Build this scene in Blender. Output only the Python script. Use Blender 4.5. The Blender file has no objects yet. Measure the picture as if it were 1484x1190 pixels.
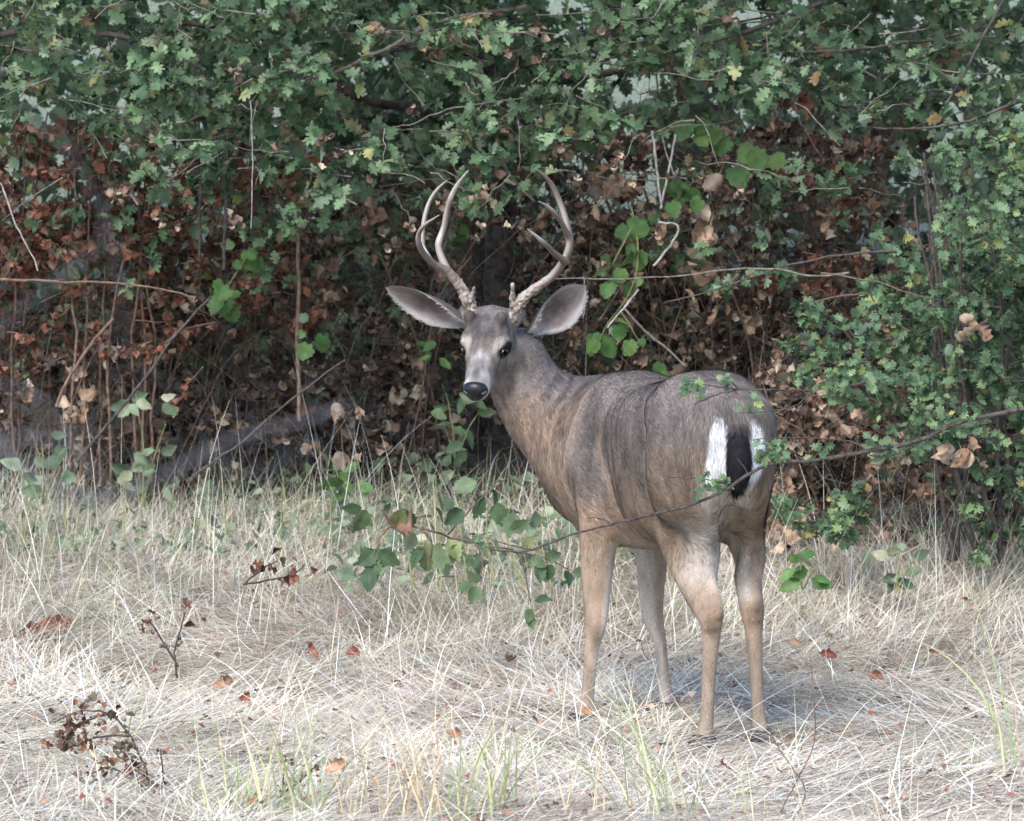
import bpy, math, os, random
import numpy as np
from mathutils import Vector, Matrix
rnd = random.Random(7)
RS = np.random.RandomState(11)
R = math.radians
scene = bpy.context.scene
col = scene.collection

# ------------------------------------------------------------------ camera
CAM_H = 1.95; CAM_Y = -15.0; FPX = 7950.0; HOR = 27.0; CX = 742.0
cam_d = bpy.data.cameras.new('camera'); cam = bpy.data.objects.new('camera', cam_d); col.objects.link(cam)
cam.location = (0, CAM_Y, CAM_H)
cam.rotation_euler = (R(90) - math.atan((595 - HOR) / FPX), 0, 0)
cam_d.sensor_width = 36.0; cam_d.lens = 36.0 * FPX / 1484.0
cam_d.clip_start = 0.5; cam_d.clip_end = 400.0
cam_d.dof.use_dof = True; cam_d.dof.focus_distance = 15.1; cam_d.dof.aperture_fstop = 9.0
cam_d.dof.aperture_blades = 7
scene.camera = cam

# ------------------------------------------------------------------ light
world = bpy.data.worlds.new('World'); scene.world = world; world.use_nodes = True
wn = world.node_tree.nodes; wl = world.node_tree.links; wn.clear()
sky = wn.new('ShaderNodeTexSky'); sky.sky_type = 'NISHITA'; sky.sun_disc = False
SUN_EL = R(48); SUN_AZ = R(205)          # soft light from high, behind and left of the camera
sky.sun_elevation = SUN_EL; sky.sun_rotation = SUN_AZ
sky.air_density = 1.0; sky.dust_density = 0.8; sky.ozone_density = 1.0
bg = wn.new('ShaderNodeBackground'); bg.inputs['Strength'].default_value = 0.15
wo = wn.new('ShaderNodeOutputWorld')
wl.new(sky.outputs[0], bg.inputs['Color']); wl.new(bg.outputs[0], wo.inputs['Surface'])
sun_d = bpy.data.lights.new('sun', 'SUN'); sun_d.energy = 1.9; sun_d.angle = R(28); sun_d.color = (1.0, 0.95, 0.90)
sun = bpy.data.objects.new('sun', sun_d); col.objects.link(sun)
# sky rotation is measured clockwise from +Y
sdir = Vector((math.sin(SUN_AZ) * math.cos(SUN_EL), math.cos(SUN_AZ) * math.cos(SUN_EL), math.sin(SUN_EL)))
sun.rotation_euler = sdir.to_track_quat('Z', 'Y').to_euler()
sun.location = (0, -5, 8)
scene.view_settings.view_transform = 'Standard'; scene.view_settings.look = 'None'
scene.view_settings.exposure = 1.55; scene.view_settings.gamma = 1.0; scene.view_settings.use_curve_mapping = False
scene.render.engine = 'CYCLES'
scene.cycles.max_bounces = 6; scene.cycles.diffuse_bounces = 1; scene.cycles.transmission_bounces = 3
scene.cycles.glossy_bounces = 2; scene.cycles.transparent_max_bounces = 4

# ------------------------------------------------------------------ helpers
def W(px, py, D):
    """point of the place seen at photo pixel px,py at distance D in front of the lens"""
    return np.array([(px - CX) * D / FPX, CAM_Y + D, CAM_H - (py - HOR) * D / FPX])

def gz(x, y):
    """height of the ground"""
    x = np.asarray(x, float); y = np.asarray(y, float)
    z = 0.12 * np.clip(y - 1.0, 0, 6.0) + 0.30 * np.clip(y - 7.0, 0, 60)
    z = z + 0.018 * np.sin(x * 2.3 + 0.7) * np.sin(y * 1.7 + 0.4) + 0.010 * np.sin(x * 5.1 + y * 3.3)
    z = z - 0.11 * np.exp(-(((x - 1.05) / 0.26) ** 2 + ((y + 1.74) / 0.13) ** 2))
    return z

def tag(o, label=None, cat=None, group=None, kind=None):
    if label: o['label'] = label
    if cat: o['category'] = cat
    if group: o['group'] = group
    if kind: o['kind'] = kind
    return o

def empty(name, loc=(0, 0, 0), rz=0.0):
    o = bpy.data.objects.new(name, None); col.objects.link(o)
    o.location = loc; o.rotation_euler = (0, 0, rz); o.empty_display_size = 0.1
    return o

def mesh_np(name, V, F, mat=None, attrs=None, smooth=False, uniform=None):
    """fast mesh from arrays; F is (n,k) int array or list of such arrays"""
    V = np.asarray(V, np.float32)
    Fs = F if isinstance(F, list) else [F]
    me = bpy.data.meshes.new(name)
    me.vertices.add(len(V)); me.vertices.foreach_set('co', V.ravel())
    nl = sum(f.size for f in Fs); npoly = sum(len(f) for f in Fs)
    me.loops.add(nl); me.loops.foreach_set('vertex_index', np.concatenate([f.ravel() for f in Fs]).astype(np.int32))
    tot = np.concatenate([np.full(len(f), f.shape[1], np.int32) for f in Fs])
    st = np.concatenate([[0], np.cumsum(tot)[:-1]]).astype(np.int32)
    me.polygons.add(npoly); me.polygons.foreach_set('loop_start', st)
    me.polygons.foreach_set('loop_total', tot)
    if smooth: me.polygons.foreach_set('use_smooth', np.ones(npoly, bool))
    if attrs:
        for k, a in attrs.items():
            a = np.asarray(a, np.float32)
            if a.ndim == 2:
                at = me.attributes.new(k, 'FLOAT_COLOR', 'POINT')
                if a.shape[1] == 3: a = np.concatenate([a, np.ones((len(a), 1), np.float32)], 1)
                at.data.foreach_set('color', a.ravel())
            else:
                at = me.attributes.new(k, 'FLOAT', 'POINT'); at.data.foreach_set('value', a)
    me.update(); me.validate(verbose=False)
    if mat: me.materials.append(mat)
    return me

def link(name, me, parent=None):
    o = bpy.data.objects.new(name, me); col.objects.link(o)
    if parent: o.parent = parent
    return o

# ---- materials
def new_mat(name):
    m = bpy.data.materials.new(name); m.use_nodes = True
    nt = m.node_tree; nt.nodes.clear()
    out = nt.nodes.new('ShaderNodeOutputMaterial')
    return m, nt.nodes, nt.links, out

def ramp(n, cols, interp='LINEAR'):
    r = n.new('ShaderNodeValToRGB'); e = r.color_ramp; e.interpolation = interp
    while len(e.elements) < len(cols): e.elements.new(0.5)
    for i, (p, c) in enumerate(cols):
        e.elements[i].position = p; e.elements[i].color = (*c, 1)
    return r

def leaf_mat(name, cols, trans=0.3, rough=0.55, spec=0.35, noise=0.35, nscale=30.0):
    """leaf colour picked per leaf from a ramp, mottled by noise, a little light let through"""
    m, n, l, out = new_mat(name)
    at = n.new('ShaderNodeAttribute'); at.attribute_name = 'rnd'
    oi = n.new('ShaderNodeObjectInfo')
    ad = n.new('ShaderNodeMath'); ad.operation = 'ADD'; l.new(at.outputs['Fac'], ad.inputs[0]); l.new(oi.outputs['Random'], ad.inputs[1])
    fr = n.new('ShaderNodeMath'); fr.operation = 'FRACT'; l.new(ad.outputs[0], fr.inputs[0])
    rp = ramp(n, cols); l.new(fr.outputs[0], rp.inputs[0])
    geo = n.new('ShaderNodeNewGeometry')
    nz = n.new('ShaderNodeTexNoise'); nz.inputs['Scale'].default_value = nscale; nz.inputs['Detail'].default_value = 3
    l.new(geo.outputs['Position'], nz.inputs['Vector'])
    mr = n.new('ShaderNodeMapRange'); mr.inputs[3].default_value = 1 - noise; mr.inputs[4].default_value = 1 + noise
    mr.inputs[1].default_value = 0.3; mr.inputs[2].default_value = 0.7
    l.new(nz.outputs['Fac'], mr.inputs[0])
    mx = n.new('ShaderNodeVectorMath'); mx.operation = 'SCALE'; l.new(rp.outputs[0], mx.inputs[0]); l.new(mr.outputs[0], mx.inputs['Scale'])
    # underside paler
    bk = n.new('ShaderNodeMixRGB'); bk.inputs['Color2'].default_value = (0.32, 0.34, 0.30, 1)
    bf = n.new('ShaderNodeMath'); bf.operation = 'MULTIPLY'; bf.inputs[1].default_value = 0.22
    l.new(geo.outputs['Backfacing'], bf.inputs[0]); l.new(bf.outputs[0], bk.inputs[0]); l.new(mx.outputs[0], bk.inputs[1])
    p = n.new('ShaderNodeBsdfPrincipled'); l.new(bk.outputs[0], p.inputs['Base Color'])
    p.inputs['Roughness'].default_value = rough; p.inputs['Specular IOR Level'].default_value = spec
    t = n.new('ShaderNodeBsdfTranslucent'); l.new(bk.outputs[0], t.inputs['Color'])
    ms = n.new('ShaderNodeMixShader'); ms.inputs[0].default_value = trans
    l.new(p.outputs[0], ms.inputs[1]); l.new(t.outputs[0], ms.inputs[2]); l.new(ms.outputs[0], out.inputs['Surface'])
    return m

def bark_mat(name, c1, c2, scale=60.0, rough=0.85, bump=0.4):
    m, n, l, out = new_mat(name)
    tc = n.new('ShaderNodeNewGeometry')
    nz = n.new('ShaderNodeTexNoise'); nz.inputs['Scale'].default_value = scale; nz.inputs['Detail'].default_value = 6
    l.new(tc.outputs['Position'], nz.inputs['Vector'])
    rp = ramp(n, [(0.35, c1), (0.65, c2)]); l.new(nz.outputs['Fac'], rp.inputs[0])
    p = n.new('ShaderNodeBsdfPrincipled'); l.new(rp.outputs[0], p.inputs['Base Color']); p.inputs['Roughness'].default_value = rough
    p.inputs['Specular IOR Level'].default_value = 0.25
    b = n.new('ShaderNodeBump'); b.inputs['Strength'].default_value = bump; b.inputs['Distance'].default_value = 0.005
    l.new(nz.outputs['Fac'], b.inputs['Height']); l.new(b.outputs[0], p.inputs['Normal'])
    l.new(p.outputs[0], out.inputs['Surface'])
    return m

def attr_mat(name, attr='Col', rough=0.7, spec=0.3, trans=0.0, sheen=0.0, bump=0.0, bscale=200.0):
    m, n, l, out = new_mat(name)
    at = n.new('ShaderNodeAttribute'); at.attribute_name = attr
    p = n.new('ShaderNodeBsdfPrincipled'); l.new(at.outputs['Color'], p.inputs['Base Color'])
    p.inputs['Roughness'].default_value = rough; p.inputs['Specular IOR Level'].default_value = spec
    if sheen: p.inputs['Sheen Weight'].default_value = sheen
    if bump:
        g = n.new('ShaderNodeNewGeometry'); nz = n.new('ShaderNodeTexNoise'); nz.inputs['Scale'].default_value = bscale
        l.new(g.outputs['Position'], nz.inputs['Vector'])
        b = n.new('ShaderNodeBump'); b.inputs['Strength'].default_value = bump; b.inputs['Distance'].default_value = 0.003
        l.new(nz.outputs['Fac'], b.inputs['Height']); l.new(b.outputs[0], p.inputs['Normal'])
    last = p.outputs[0]
    if trans:
        t = n.new('ShaderNodeBsdfTranslucent'); l.new(at.outputs['Color'], t.inputs['Color'])
        ms = n.new('ShaderNodeMixShader'); ms.inputs[0].default_value = trans
        l.new(last, ms.inputs[1]); l.new(t.outputs[0], ms.inputs[2]); last = ms.outputs[0]
    l.new(last, out.inputs['Surface'])
    return m

# ---- value noise for numpy
def vnoise(P, scale, seed=0):
    P = np.asarray(P, float) * scale
    i = np.floor(P).astype(np.int64); f = P - i; f = f * f * (3 - 2 * f)
    def h(a):
        n = a[:, 0] * 73856093 ^ a[:, 1] * 19349663 ^ a[:, 2] * 83492791 ^ (seed * 2654435761)
        n = (n ^ (n >> 13)) * 1274126177
        n = n ^ (n >> 16)
        return (n & 0xffff) / 65535.0
    r = 0
    for dx in (0, 1):
        for dy in (0, 1):
            for dz in (0, 1):
                w = (f[:, 0] if dx else 1 - f[:, 0]) * (f[:, 1] if dy else 1 - f[:, 1]) * (f[:, 2] if dz else 1 - f[:, 2])
                r = r + w * h(i + np.array([dx, dy, dz]))
    return r

# ---- signed distance modelling, polygonised with surface nets
def sd_cone(P, a, b, ra, rb):
    a = np.asarray(a, np.float32); b = np.asarray(b, np.float32); ba = b - a
    pa = P - a; t = np.clip((pa @ ba) / max(float(ba @ ba), 1e-9), 0, 1)
    q = pa - t[..., None] * ba
    return np.sqrt((q * q).sum(-1)) - (ra + (rb - ra) * t)

def sd_ell(P, c, r, M=None):
    q = P - np.asarray(c, np.float32)
    if M is not None: q = q @ np.asarray(M, np.float32).T
    r = np.asarray(r, np.float32)
    k0 = np.sqrt(((q / r) ** 2).sum(-1)); k1 = np.sqrt(((q / (r * r)) ** 2).sum(-1))
    return k0 * (k0 - 1) / np.maximum(k1, 1e-6)

class SDF:
    def __init__(s, lo, hi, h):
        s.lo = np.array(lo, np.float32); s.h = h
        s.n = np.ceil((np.array(hi) - s.lo) / h).astype(int) + 1
        s.F = np.full(s.n, 0.2, np.float32)
    def add(s, fn, lo, hi, k=0.02, sub=False):
        m = 0.04 + k
        i0 = np.clip(((np.array(lo) - m - s.lo) / s.h).astype(int), 0, s.n - 1)
        i1 = np.clip(((np.array(hi) + m - s.lo) / s.h).astype(int) + 1, 1, s.n)
        if (i1 <= i0).any(): return
        ax = [s.lo[d] + s.h * np.arange(i0[d], i1[d], dtype=np.float32) for d in range(3)]
        P = np.stack(np.meshgrid(*ax, indexing='ij'), -1)
        d = np.minimum(fn(P), 0.2)
        sl = tuple(slice(i0[j], i1[j]) for j in range(3))
        A = s.F[sl]
        if sub:
            B = -d; h = np.maximum(k - np.abs(A - B), 0) / k; s.F[sl] = np.maximum(A, B) + h * h * k * 0.25
        else:
            h = np.maximum(k - np.abs(A - d), 0) / k; s.F[sl] = np.minimum(A, d) - h * h * k * 0.25
    def cone(s, a, b, ra, rb, k=0.02, sub=False):
        a = np.array(a, float); b = np.array(b, float); r = max(ra, rb)
        s.add(lambda P: sd_cone(P, a, b, ra, rb), np.minimum(a, b) - r, np.maximum(a, b) + r, k, sub)
    def chain(s, pts, rs, k=0.02):
        pts = np.array(pts, float); n = len(pts); m = (n - 1) * 3 + 1
        pp = spline(pts, m); rr = spline(np.array(rs, float)[:, None], m)[:, 0]
        def fn(P):
            d = None
            for i in range(m - 1):
                e = sd_cone(P, pp[i], pp[i + 1], rr[i], rr[i + 1]); d = e if d is None else np.minimum(d, e)
            return d
        q = max(rr); s.add(fn, pp.min(0) - q, pp.max(0) + q, k)
    def ell(s, c, r, M=None, k=0.02, sub=False):
        c = np.array(c, float); q = max(r)
        s.add(lambda P: sd_ell(P, c, r, M), c - q, c + q, k, sub)
    def mesh(s):
        F = s.F; ins = F < 0
        c = np.zeros(tuple(np.array(F.shape) - 1), np.int8)
        for dx in (0, 1):
            for dy in (0, 1):
                for dz in (0, 1):
                    c += ins[dx:F.shape[0] - 1 + dx, dy:F.shape[1] - 1 + dy, dz:F.shape[2] - 1 + dz]
        act = (c > 0) & (c < 8)
        idx = np.full(act.shape, -1, np.int64); ijk = np.argwhere(act); idx[act] = np.arange(len(ijk))
        acc = np.zeros((len(ijk), 3)); cnt = np.zeros(len(ijk))
        cor = [(0, 0, 0), (1, 0, 0), (0, 1, 0), (1, 1, 0), (0, 0, 1), (1, 0, 1), (0, 1, 1), (1, 1, 1)]
        for a in range(8):
            for b in range(a + 1, 8):
                d = np.abs(np.array(cor[a]) - np.array(cor[b])).sum()
                if d != 1: continue
                pa = ijk + cor[a]; pb = ijk + cor[b]
                va = F[tuple(pa.T)]; vb = F[tuple(pb.T)]
                m = (va < 0) != (vb < 0)
                t = np.where(m, va / np.where(m, va - vb, 1), 0)
                p = pa + t[:, None] * (np.array(cor[b]) - np.array(cor[a]))
                acc[m] += p[m]; cnt[m] += 1
        V = s.lo + s.h * (acc / np.maximum(cnt, 1)[:, None])
        Q = []
        for ax in range(3):
            u, v = (ax + 1) % 3, (ax + 2) % 3
            A = np.take(ins, range(0, F.shape[ax] - 1), ax); B = np.take(ins, range(1, F.shape[ax]), ax)
            e = np.argwhere(A != B)
            e = e[(e[:, u] > 0) & (e[:, v] > 0) & (e[:, u] < F.shape[u] - 1) & (e[:, v] < F.shape[v] - 1)]
            sgn = A[tuple(e.T)]
            U = np.zeros(3, int); U[u] = 1; Vv = np.zeros(3, int); Vv[v] = 1
            q = np.stack([idx[tuple((e - U - Vv).T)], idx[tuple((e - Vv).T)], idx[tuple(e.T)], idx[tuple((e - U).T)]], 1)
            q[~sgn] = q[~sgn][:, ::-1]
            Q.append(q)
        Q = np.concatenate(Q); Q = Q[(Q >= 0).all(1)]
        # a few rounds of smoothing
        for _ in range(2):
            S = np.zeros_like(V); C = np.zeros(len(V))
            for a in range(4):
                for b in (1, 3):
                    np.add.at(S, Q[:, a], V[Q[:, (a + b) % 4]]); np.add.at(C, Q[:, a], 1)
            V = V * 0.5 + 0.5 * S / np.maximum(C, 1)[:, None]
        # normals
        n = np.cross(V[Q[:, 2]] - V[Q[:, 0]], V[Q[:, 3]] - V[Q[:, 1]])
        N = np.zeros_like(V)
        for a in range(4): np.add.at(N, Q[:, a], n)
        N /= np.maximum(np.linalg.norm(N, axis=1), 1e-12)[:, None]
        return V, Q, N

def tube_np(pts, rad, sides=6, jitter=0.0):
    """tube along a polyline: verts, quads"""
    pts = np.asarray(pts, float); n = len(pts); rad = np.broadcast_to(rad, n)
    T = np.gradient(pts, axis=0); T /= np.maximum(np.linalg.norm(T, axis=1), 1e-9)[:, None]
    up = np.array([0.31, 0.17, 0.93])
    A = np.cross(T, up); A /= np.maximum(np.linalg.norm(A, axis=1), 1e-9)[:, None]; B = np.cross(T, A)
    th = np.arange(sides) * 2 * math.pi / sides
    V = pts[:, None] + rad[:, None, None] * (np.cos(th)[None, :, None] * A[:, None] + np.sin(th)[None, :, None] * B[:, None])
    i = np.arange(n - 1)[:, None] * sides; j = np.arange(sides)[None]; j2 = (j + 1) % sides
    Q = np.stack([i + j, i + j2, i + sides + j2, i + sides + j], -1).reshape(-1, 4)
    return V.reshape(-1, 3), Q

def tubes_mesh(name, lst, mat, sides=5):
    """many tubes joined: lst of (pts, radii)"""
    Vs, Qs, o = [], [], 0
    for pts, rad in lst:
        V, Q = tube_np(pts, rad, sides); Vs.append(V); Qs.append(Q + o); o += len(V)
    return mesh_np(name, np.concatenate(Vs), np.concatenate(Qs), mat, smooth=True)

def spline(P, n):
    P = np.asarray(P, float); m = len(P); t = np.linspace(0, m - 1, n); i = np.clip(t.astype(int), 0, m - 2); f = (t - i)[:, None]
    g = lambda k: P[np.clip(k, 0, m - 1)]
    a, b, c, d = g(i - 1), g(i), g(i + 1), g(i + 2)
    return 0.5 * (2 * b + (c - a) * f + (2 * a - 5 * b + 4 * c - d) * f ** 2 + (3 * b - a - 3 * c + d) * f ** 3)
# ================================================================== the deer
TH = R(23.2)
DO = np.array([0.455, -0.08, 0.0])                       # ground point under the body
fwd = np.array([-math.sin(TH), math.cos(TH), 0]); lft = np.array([-math.cos(TH), -math.sin(TH), 0]); upv = np.array([0, 0, 1.0])
RM = np.stack([fwd, lft, upv])                            # world -> deer axes
def L(px, py, D):
    """photo pixel and distance -> deer axes (x forward, y left, z up)"""
    return RM @ (W(px, py, D) - DO)
def Lv(v): return RM @ np.asarray(v, float)

# head frame
HO = L(703, 503, 15.24)
hm_ = np.array([-0.19, -0.73, -0.63]); hm_ /= np.linalg.norm(hm_)
hs_ = np.array([0.96, -0.25, -0.05]); hs_ -= hs_ @ hm_ * hm_; hs_ /= np.linalg.norm(hs_)
hu_ = np.cross(hm_, hs_)
hm, hs, hu = Lv(hm_), Lv(hs_), Lv(hu_)
def H(a, b, c): return HO + a * hm + b * hs + c * hu
HR = np.stack([hm, hs, hu])

S = SDF((-0.62, -0.34, -0.03), (0.72, 0.50, 1.24), 0.0065)
# trunk: x, top, bottom, half width
prof = np.array([[-.52, .84, .74, .015], [-.49, .905, .76, .064], [-.43, .953, .74, .096], [-.34, .983, .71, .112], [-.24, .982, .64, .116],
                 [-.12, .966, .56, .124], [0.0, .943, .522, .136], [.10, .936, .500, .142], [.20, .956, .485, .146],
                 [.30, .962, .485, .132], [.38, .956, .505, .115], [.46, .935, .56, .092], [.53, .89, .64, .055], [.57, .82, .72, .015]])
_px = np.linspace(-.52, .57, 60); prof = np.stack([_px] + [np.interp(_px, prof[:, 0], prof[:, i]) for i in (1, 2, 3)], 1)
for _ in range(6): prof[1:-1] = prof[:-2] * .25 + prof[1:-1] * .5 + prof[2:] * .25
def trunk(P):
    x = P[..., 0]; t = np.interp(x, prof[:, 0], prof[:, 1]); b = np.interp(x, prof[:, 0], prof[:, 2]); w = np.interp(x, prof[:, 0], prof[:, 3])
    zc = (t + b) / 2; h = (t - b) / 2
    dz = (P[..., 2] - zc) / h; dy = (P[..., 1] - np.interp(x, [-.25, .12], [.036, 0])) / (w * (1 - 0.10 * np.clip(dz, -1, 1)))
    r = (np.abs(dy) ** 2.15 + np.abs(dz) ** 2.15) ** (1 / 2.15)
    d = (r - 1) * np.minimum(w, h)
    return np.where((x < -.52) | (x > .57), np.maximum(d, .05), d).astype(np.float32)
S.add(trunk, (-.52, -.2, .45), (.57, .2, 1.0), k=0.02)
# shoulders and haunches
for s in (1, -1):
    S.ell((.30, .078 * s, .76), (.14, .058, .19), k=0.09)
    S.ell((.37, .085 * s, .62), (.075, .050, .12), k=0.08)
    S.ell((-.31, .036 + .060 * s, .79), (.135, .066, .155), k=0.10)
    S.ell((-.29, .034 + .066 * s, .74), (.11, .054, .12), k=0.08)
    S.cone((-.25, .036 + .066 * s, .93), (-.44, .036 + .048 * s, .88), .052, .045, k=0.08)
    S.cone((.14, .062 * s, .84), (-.22, .036 + .060 * s, .89), .07, .06, k=0.10)
S.ell((-.08, .058, .74), (.20, .090, .16), k=0.10)
S.ell((-.08, -.045, .74), (.20, .095, .17), k=0.10)
# neck
S.chain([L(905, 622, 15.40), L(862, 612, 15.41), L(822, 594, 15.42), L(783, 556, 15.40), L(757, 508, 15.37)], [.120, .115, .095, .070, .060], k=0.10)
S.chain([L(854, 690, 15.38), L(808, 643, 15.38), L(770, 600, 15.37), L(744, 558, 15.35), L(735, 520, 15.33)], [.100, .096, .084, .068, .058], k=0.07)
S.ell(L(846, 665, 15.27), (.10, .09, .12), k=0.10)
# chest front
S.ell(L(848, 695, 15.36), (.085, .09, .11), k=0.08)
# head
S.ell(H(-.055, 0, .000), (.088, .066, .062), HR, k=0.02)
S.cone(H(-.08, 0, -.01), H(-.02, 0, -.03), .060, .050, k=0.03)
for s in (1, -1):
    S.cone(H(-.035, .034 * s, -.042), H(.055, .014 * s, -.050), .036, .027, k=0.03)
    S.ell(H(-.006, .052 * s, .006), (.032, .022, .025), HR, k=0.018)
    S.cone(H(-.030, .042 * s, .030), H(.012, .051 * s, .022), .016, .012, k=0.015)     # brow
    S.cone(H(-.045, .034 * s, .035), H(-.050, .046 * s, .070), .022, .0165, k=0.015)   # antler stumps
    S.cone(H(-.095, .045 * s, .012), H(-.115, .072 * s, .022), .030, .024, k=0.02)    # ear roots
S.cone(H(-.005, 0, .002), H(.115, 0, -.020), .048, .033, k=0.03)                      # bridge and muzzle
S.cone(H(.02, 0, -.030), H(.135, 0, -.034), .043, .031, k=0.02)
S.ell(H(.143, 0, -.026), (.026, .038, .030), HR, k=0.012)
S.cone(H(.0, 0, -.065), H(.125, 0, -.058), .025, .017, k=0.018)                        # lower jaw
for s in (1, -1): S.ell(H(.018, .0575 * s, .005), (.017, .010, .011), HR, k=0.006, sub=True)
# legs: joint points read from the photograph
LEG = {}
LEG['fl'] = ([L(868, 690, 15.13), L(869, 752, 15.10), L(867, 800, 15.10), L(865, 858, 15.10), L(864, 905, 15.09), L(858, 945, 15.10), L(854, 990, 15.10), L(851, 1024, 15.10), L(848, 1042, 15.085), L(846, 1052, 15.06)],
             [.080, .060, .050, .040, .0310, .0205, .0180, .0205, .022, .020])
LEG['fr'] = ([L(925, 700, 15.40), L(936, 762, 15.38), L(945, 812, 15.36), L(945, 855, 15.36), L(947, 896, 15.36), L(957, 930, 15.36), L(962, 975, 15.36), L(966, 1004, 15.36), L(968, 1022, 15.35), L(970, 1034, 15.33)],
             [.070, .055, .045, .037, .030, .0195, .0175, .020, .022, .020])
LEG['hl'] = ([L(995, 700, 14.76), L(994, 760, 14.77), L(1002, 810, 14.72), L(1017, 860, 14.64), L(1031, 897, 14.58), L(1032, 925, 14.59), L(1029, 985, 14.60), L(1026, 1045, 14.61), L(1024, 1068, 14.61), L(1022, 1082, 14.60)],
             [.100, .082, .066, .048, .034, .0250, .0188, .0190, .0225, .020])
LEG['hr'] = ([L(1080, 690, 14.85), L(1080, 750, 14.84), L(1084, 805, 14.80), L(1087, 852, 14.74), L(1092, 888, 14.70), L(1094, 915, 14.70), L(1098, 975, 14.71), L(1101, 1035, 14.72), L(1103, 1060, 14.72), L(1105, 1075, 14.71)],
             [.075, .060, .047, .036, .033, .0250, .0188, .0190, .0225, .020])
for q in LEG.values(): S.chain(q[0], q[1], k=0.022)
# points of the hocks and the thigh muscle behind
S.cone(L(1043, 890, 14.56), L(1033, 840, 14.62), .013, .009, k=0.02)
S.cone(L(1095, 880, 14.68), L(1090, 835, 14.74), .014, .010, k=0.02)
S.cone(L(1030, 700, 14.62), L(1022, 800, 14.66), .066, .038, k=0.06)
S.cone(L(1086, 700, 14.68), L(1086, 800, 14.76), .052, .036, k=0.05)
S.cone(L(976, 625, 14.93), L(978, 745, 14.80), .052, .052, k=0.08)       # front edge of the left thigh
S.cone(L(1066, 712, 14.47), L(1060, 752, 14.60), .012, .026, k=0.03, sub=True)
S.cone(L(1060, 752, 14.60), L(1050, 812, 14.78), .026, .036, k=0.03, sub=True)
S.ell(L(1050, 768, 14.80), (.034, .024, .040), k=0.012)
BV, BF, BN = S.mesh()
# relax the trunk so the muscles flow into one another
def relax(V, Q, w, n):
    for _ in range(n):
        A_ = np.zeros_like(V); C_ = np.zeros(len(V))
        for a in range(4):
            for b in (1, 3):
                for d in range(3): A_[:, d] += np.bincount(Q[:, a], V[Q[:, (a + b) % 4], d], len(V))
                C_ += np.bincount(Q[:, a], minlength=len(V))
        V = V + (A_ / np.maximum(C_, 1)[:, None] - V) * w[:, None] * .8
    return V
_w = np.clip((BV[:, 2] - .52) / .12, 0, 1) * np.clip(.25 + np.maximum((BV[:, 0] + .22) / .1, (BV[:, 2] - .70) / .1), .25, 1) * np.clip((np.linalg.norm(BV - HO, axis=1) - .20) / .12, 0, 1)
BV = relax(BV, BF, _w, 45)
def normals(V, Q):
    n = np.cross(V[Q[:, 2]] - V[Q[:, 0]], V[Q[:, 3]] - V[Q[:, 1]]); N = np.zeros_like(V)
    for a in range(4):
        for d in range(3): N[:, d] += np.bincount(Q[:, a], n[:, d], len(V))
    return N / np.maximum(np.linalg.norm(N, axis=1), 1e-12)[:, None]
BN = normals(BV, BF)
# the fold where the thigh overlaps the flank, and the back edge of the shoulder
def on_flank(px, py, y0):
    k_ = (px - CX) / FPX; b0 = DO + y0 * lft                        # point of the left side plane y = y0
    t_ = (b0[0] - k_ * (b0[1] - CAM_Y)) / (k_ * fwd[1] - fwd[0]); w_ = b0 + t_ * fwd
    return t_, CAM_H - (py - HOR) * (w_[1] - CAM_Y) / FPX
def side_curve(pts):
    a = np.array([on_flank(p, q, y0) for p, q, y0 in pts]); o_ = np.argsort(a[:, 1]); return a[o_, 1], a[o_, 0]
FZ, FX = side_curve([(972, 552, .06), (966, 585, .11), (958, 625, .145), (953, 665, .15), (957, 715, .14), (966, 762, .12)])
SZ, SX = side_curve([(905, 560, .09), (876, 600, .13), (868, 650, .15), (880, 700, .15), (896, 745, .13)])
def bump1(d, c, w): return np.exp(-((d - c) / w) ** 2)
_d = BV[:, 0] - np.interp(BV[:, 2], FZ, FX); _s = np.clip(BN[:, 1] * 1.6, 0, 1) * np.clip((BV[:, 2] - .54) / .06, 0, 1) * np.clip((.955 - BV[:, 2]) / .04, 0, 1)
_e = BV[:, 0] - np.interp(BV[:, 2], SZ, SX)
BV = BV + BN * (_s * (-.007 * bump1(_d, .022, .026) + .006 * bump1(_d, -.035, .038)) + _s * (-.0045 * bump1(_e, -.02, .028) + .003 * bump1(_e, .035, .035)))[:, None]
# ribs
BV = BV + BN * (_s * .0016 * np.sin((BV[:, 0] - .25 * BV[:, 2]) * 150) * np.clip(1 - np.abs(BV[:, 0] - .10) / .12, 0, 1))[:, None]
BN = normals(BV, BF)

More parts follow.
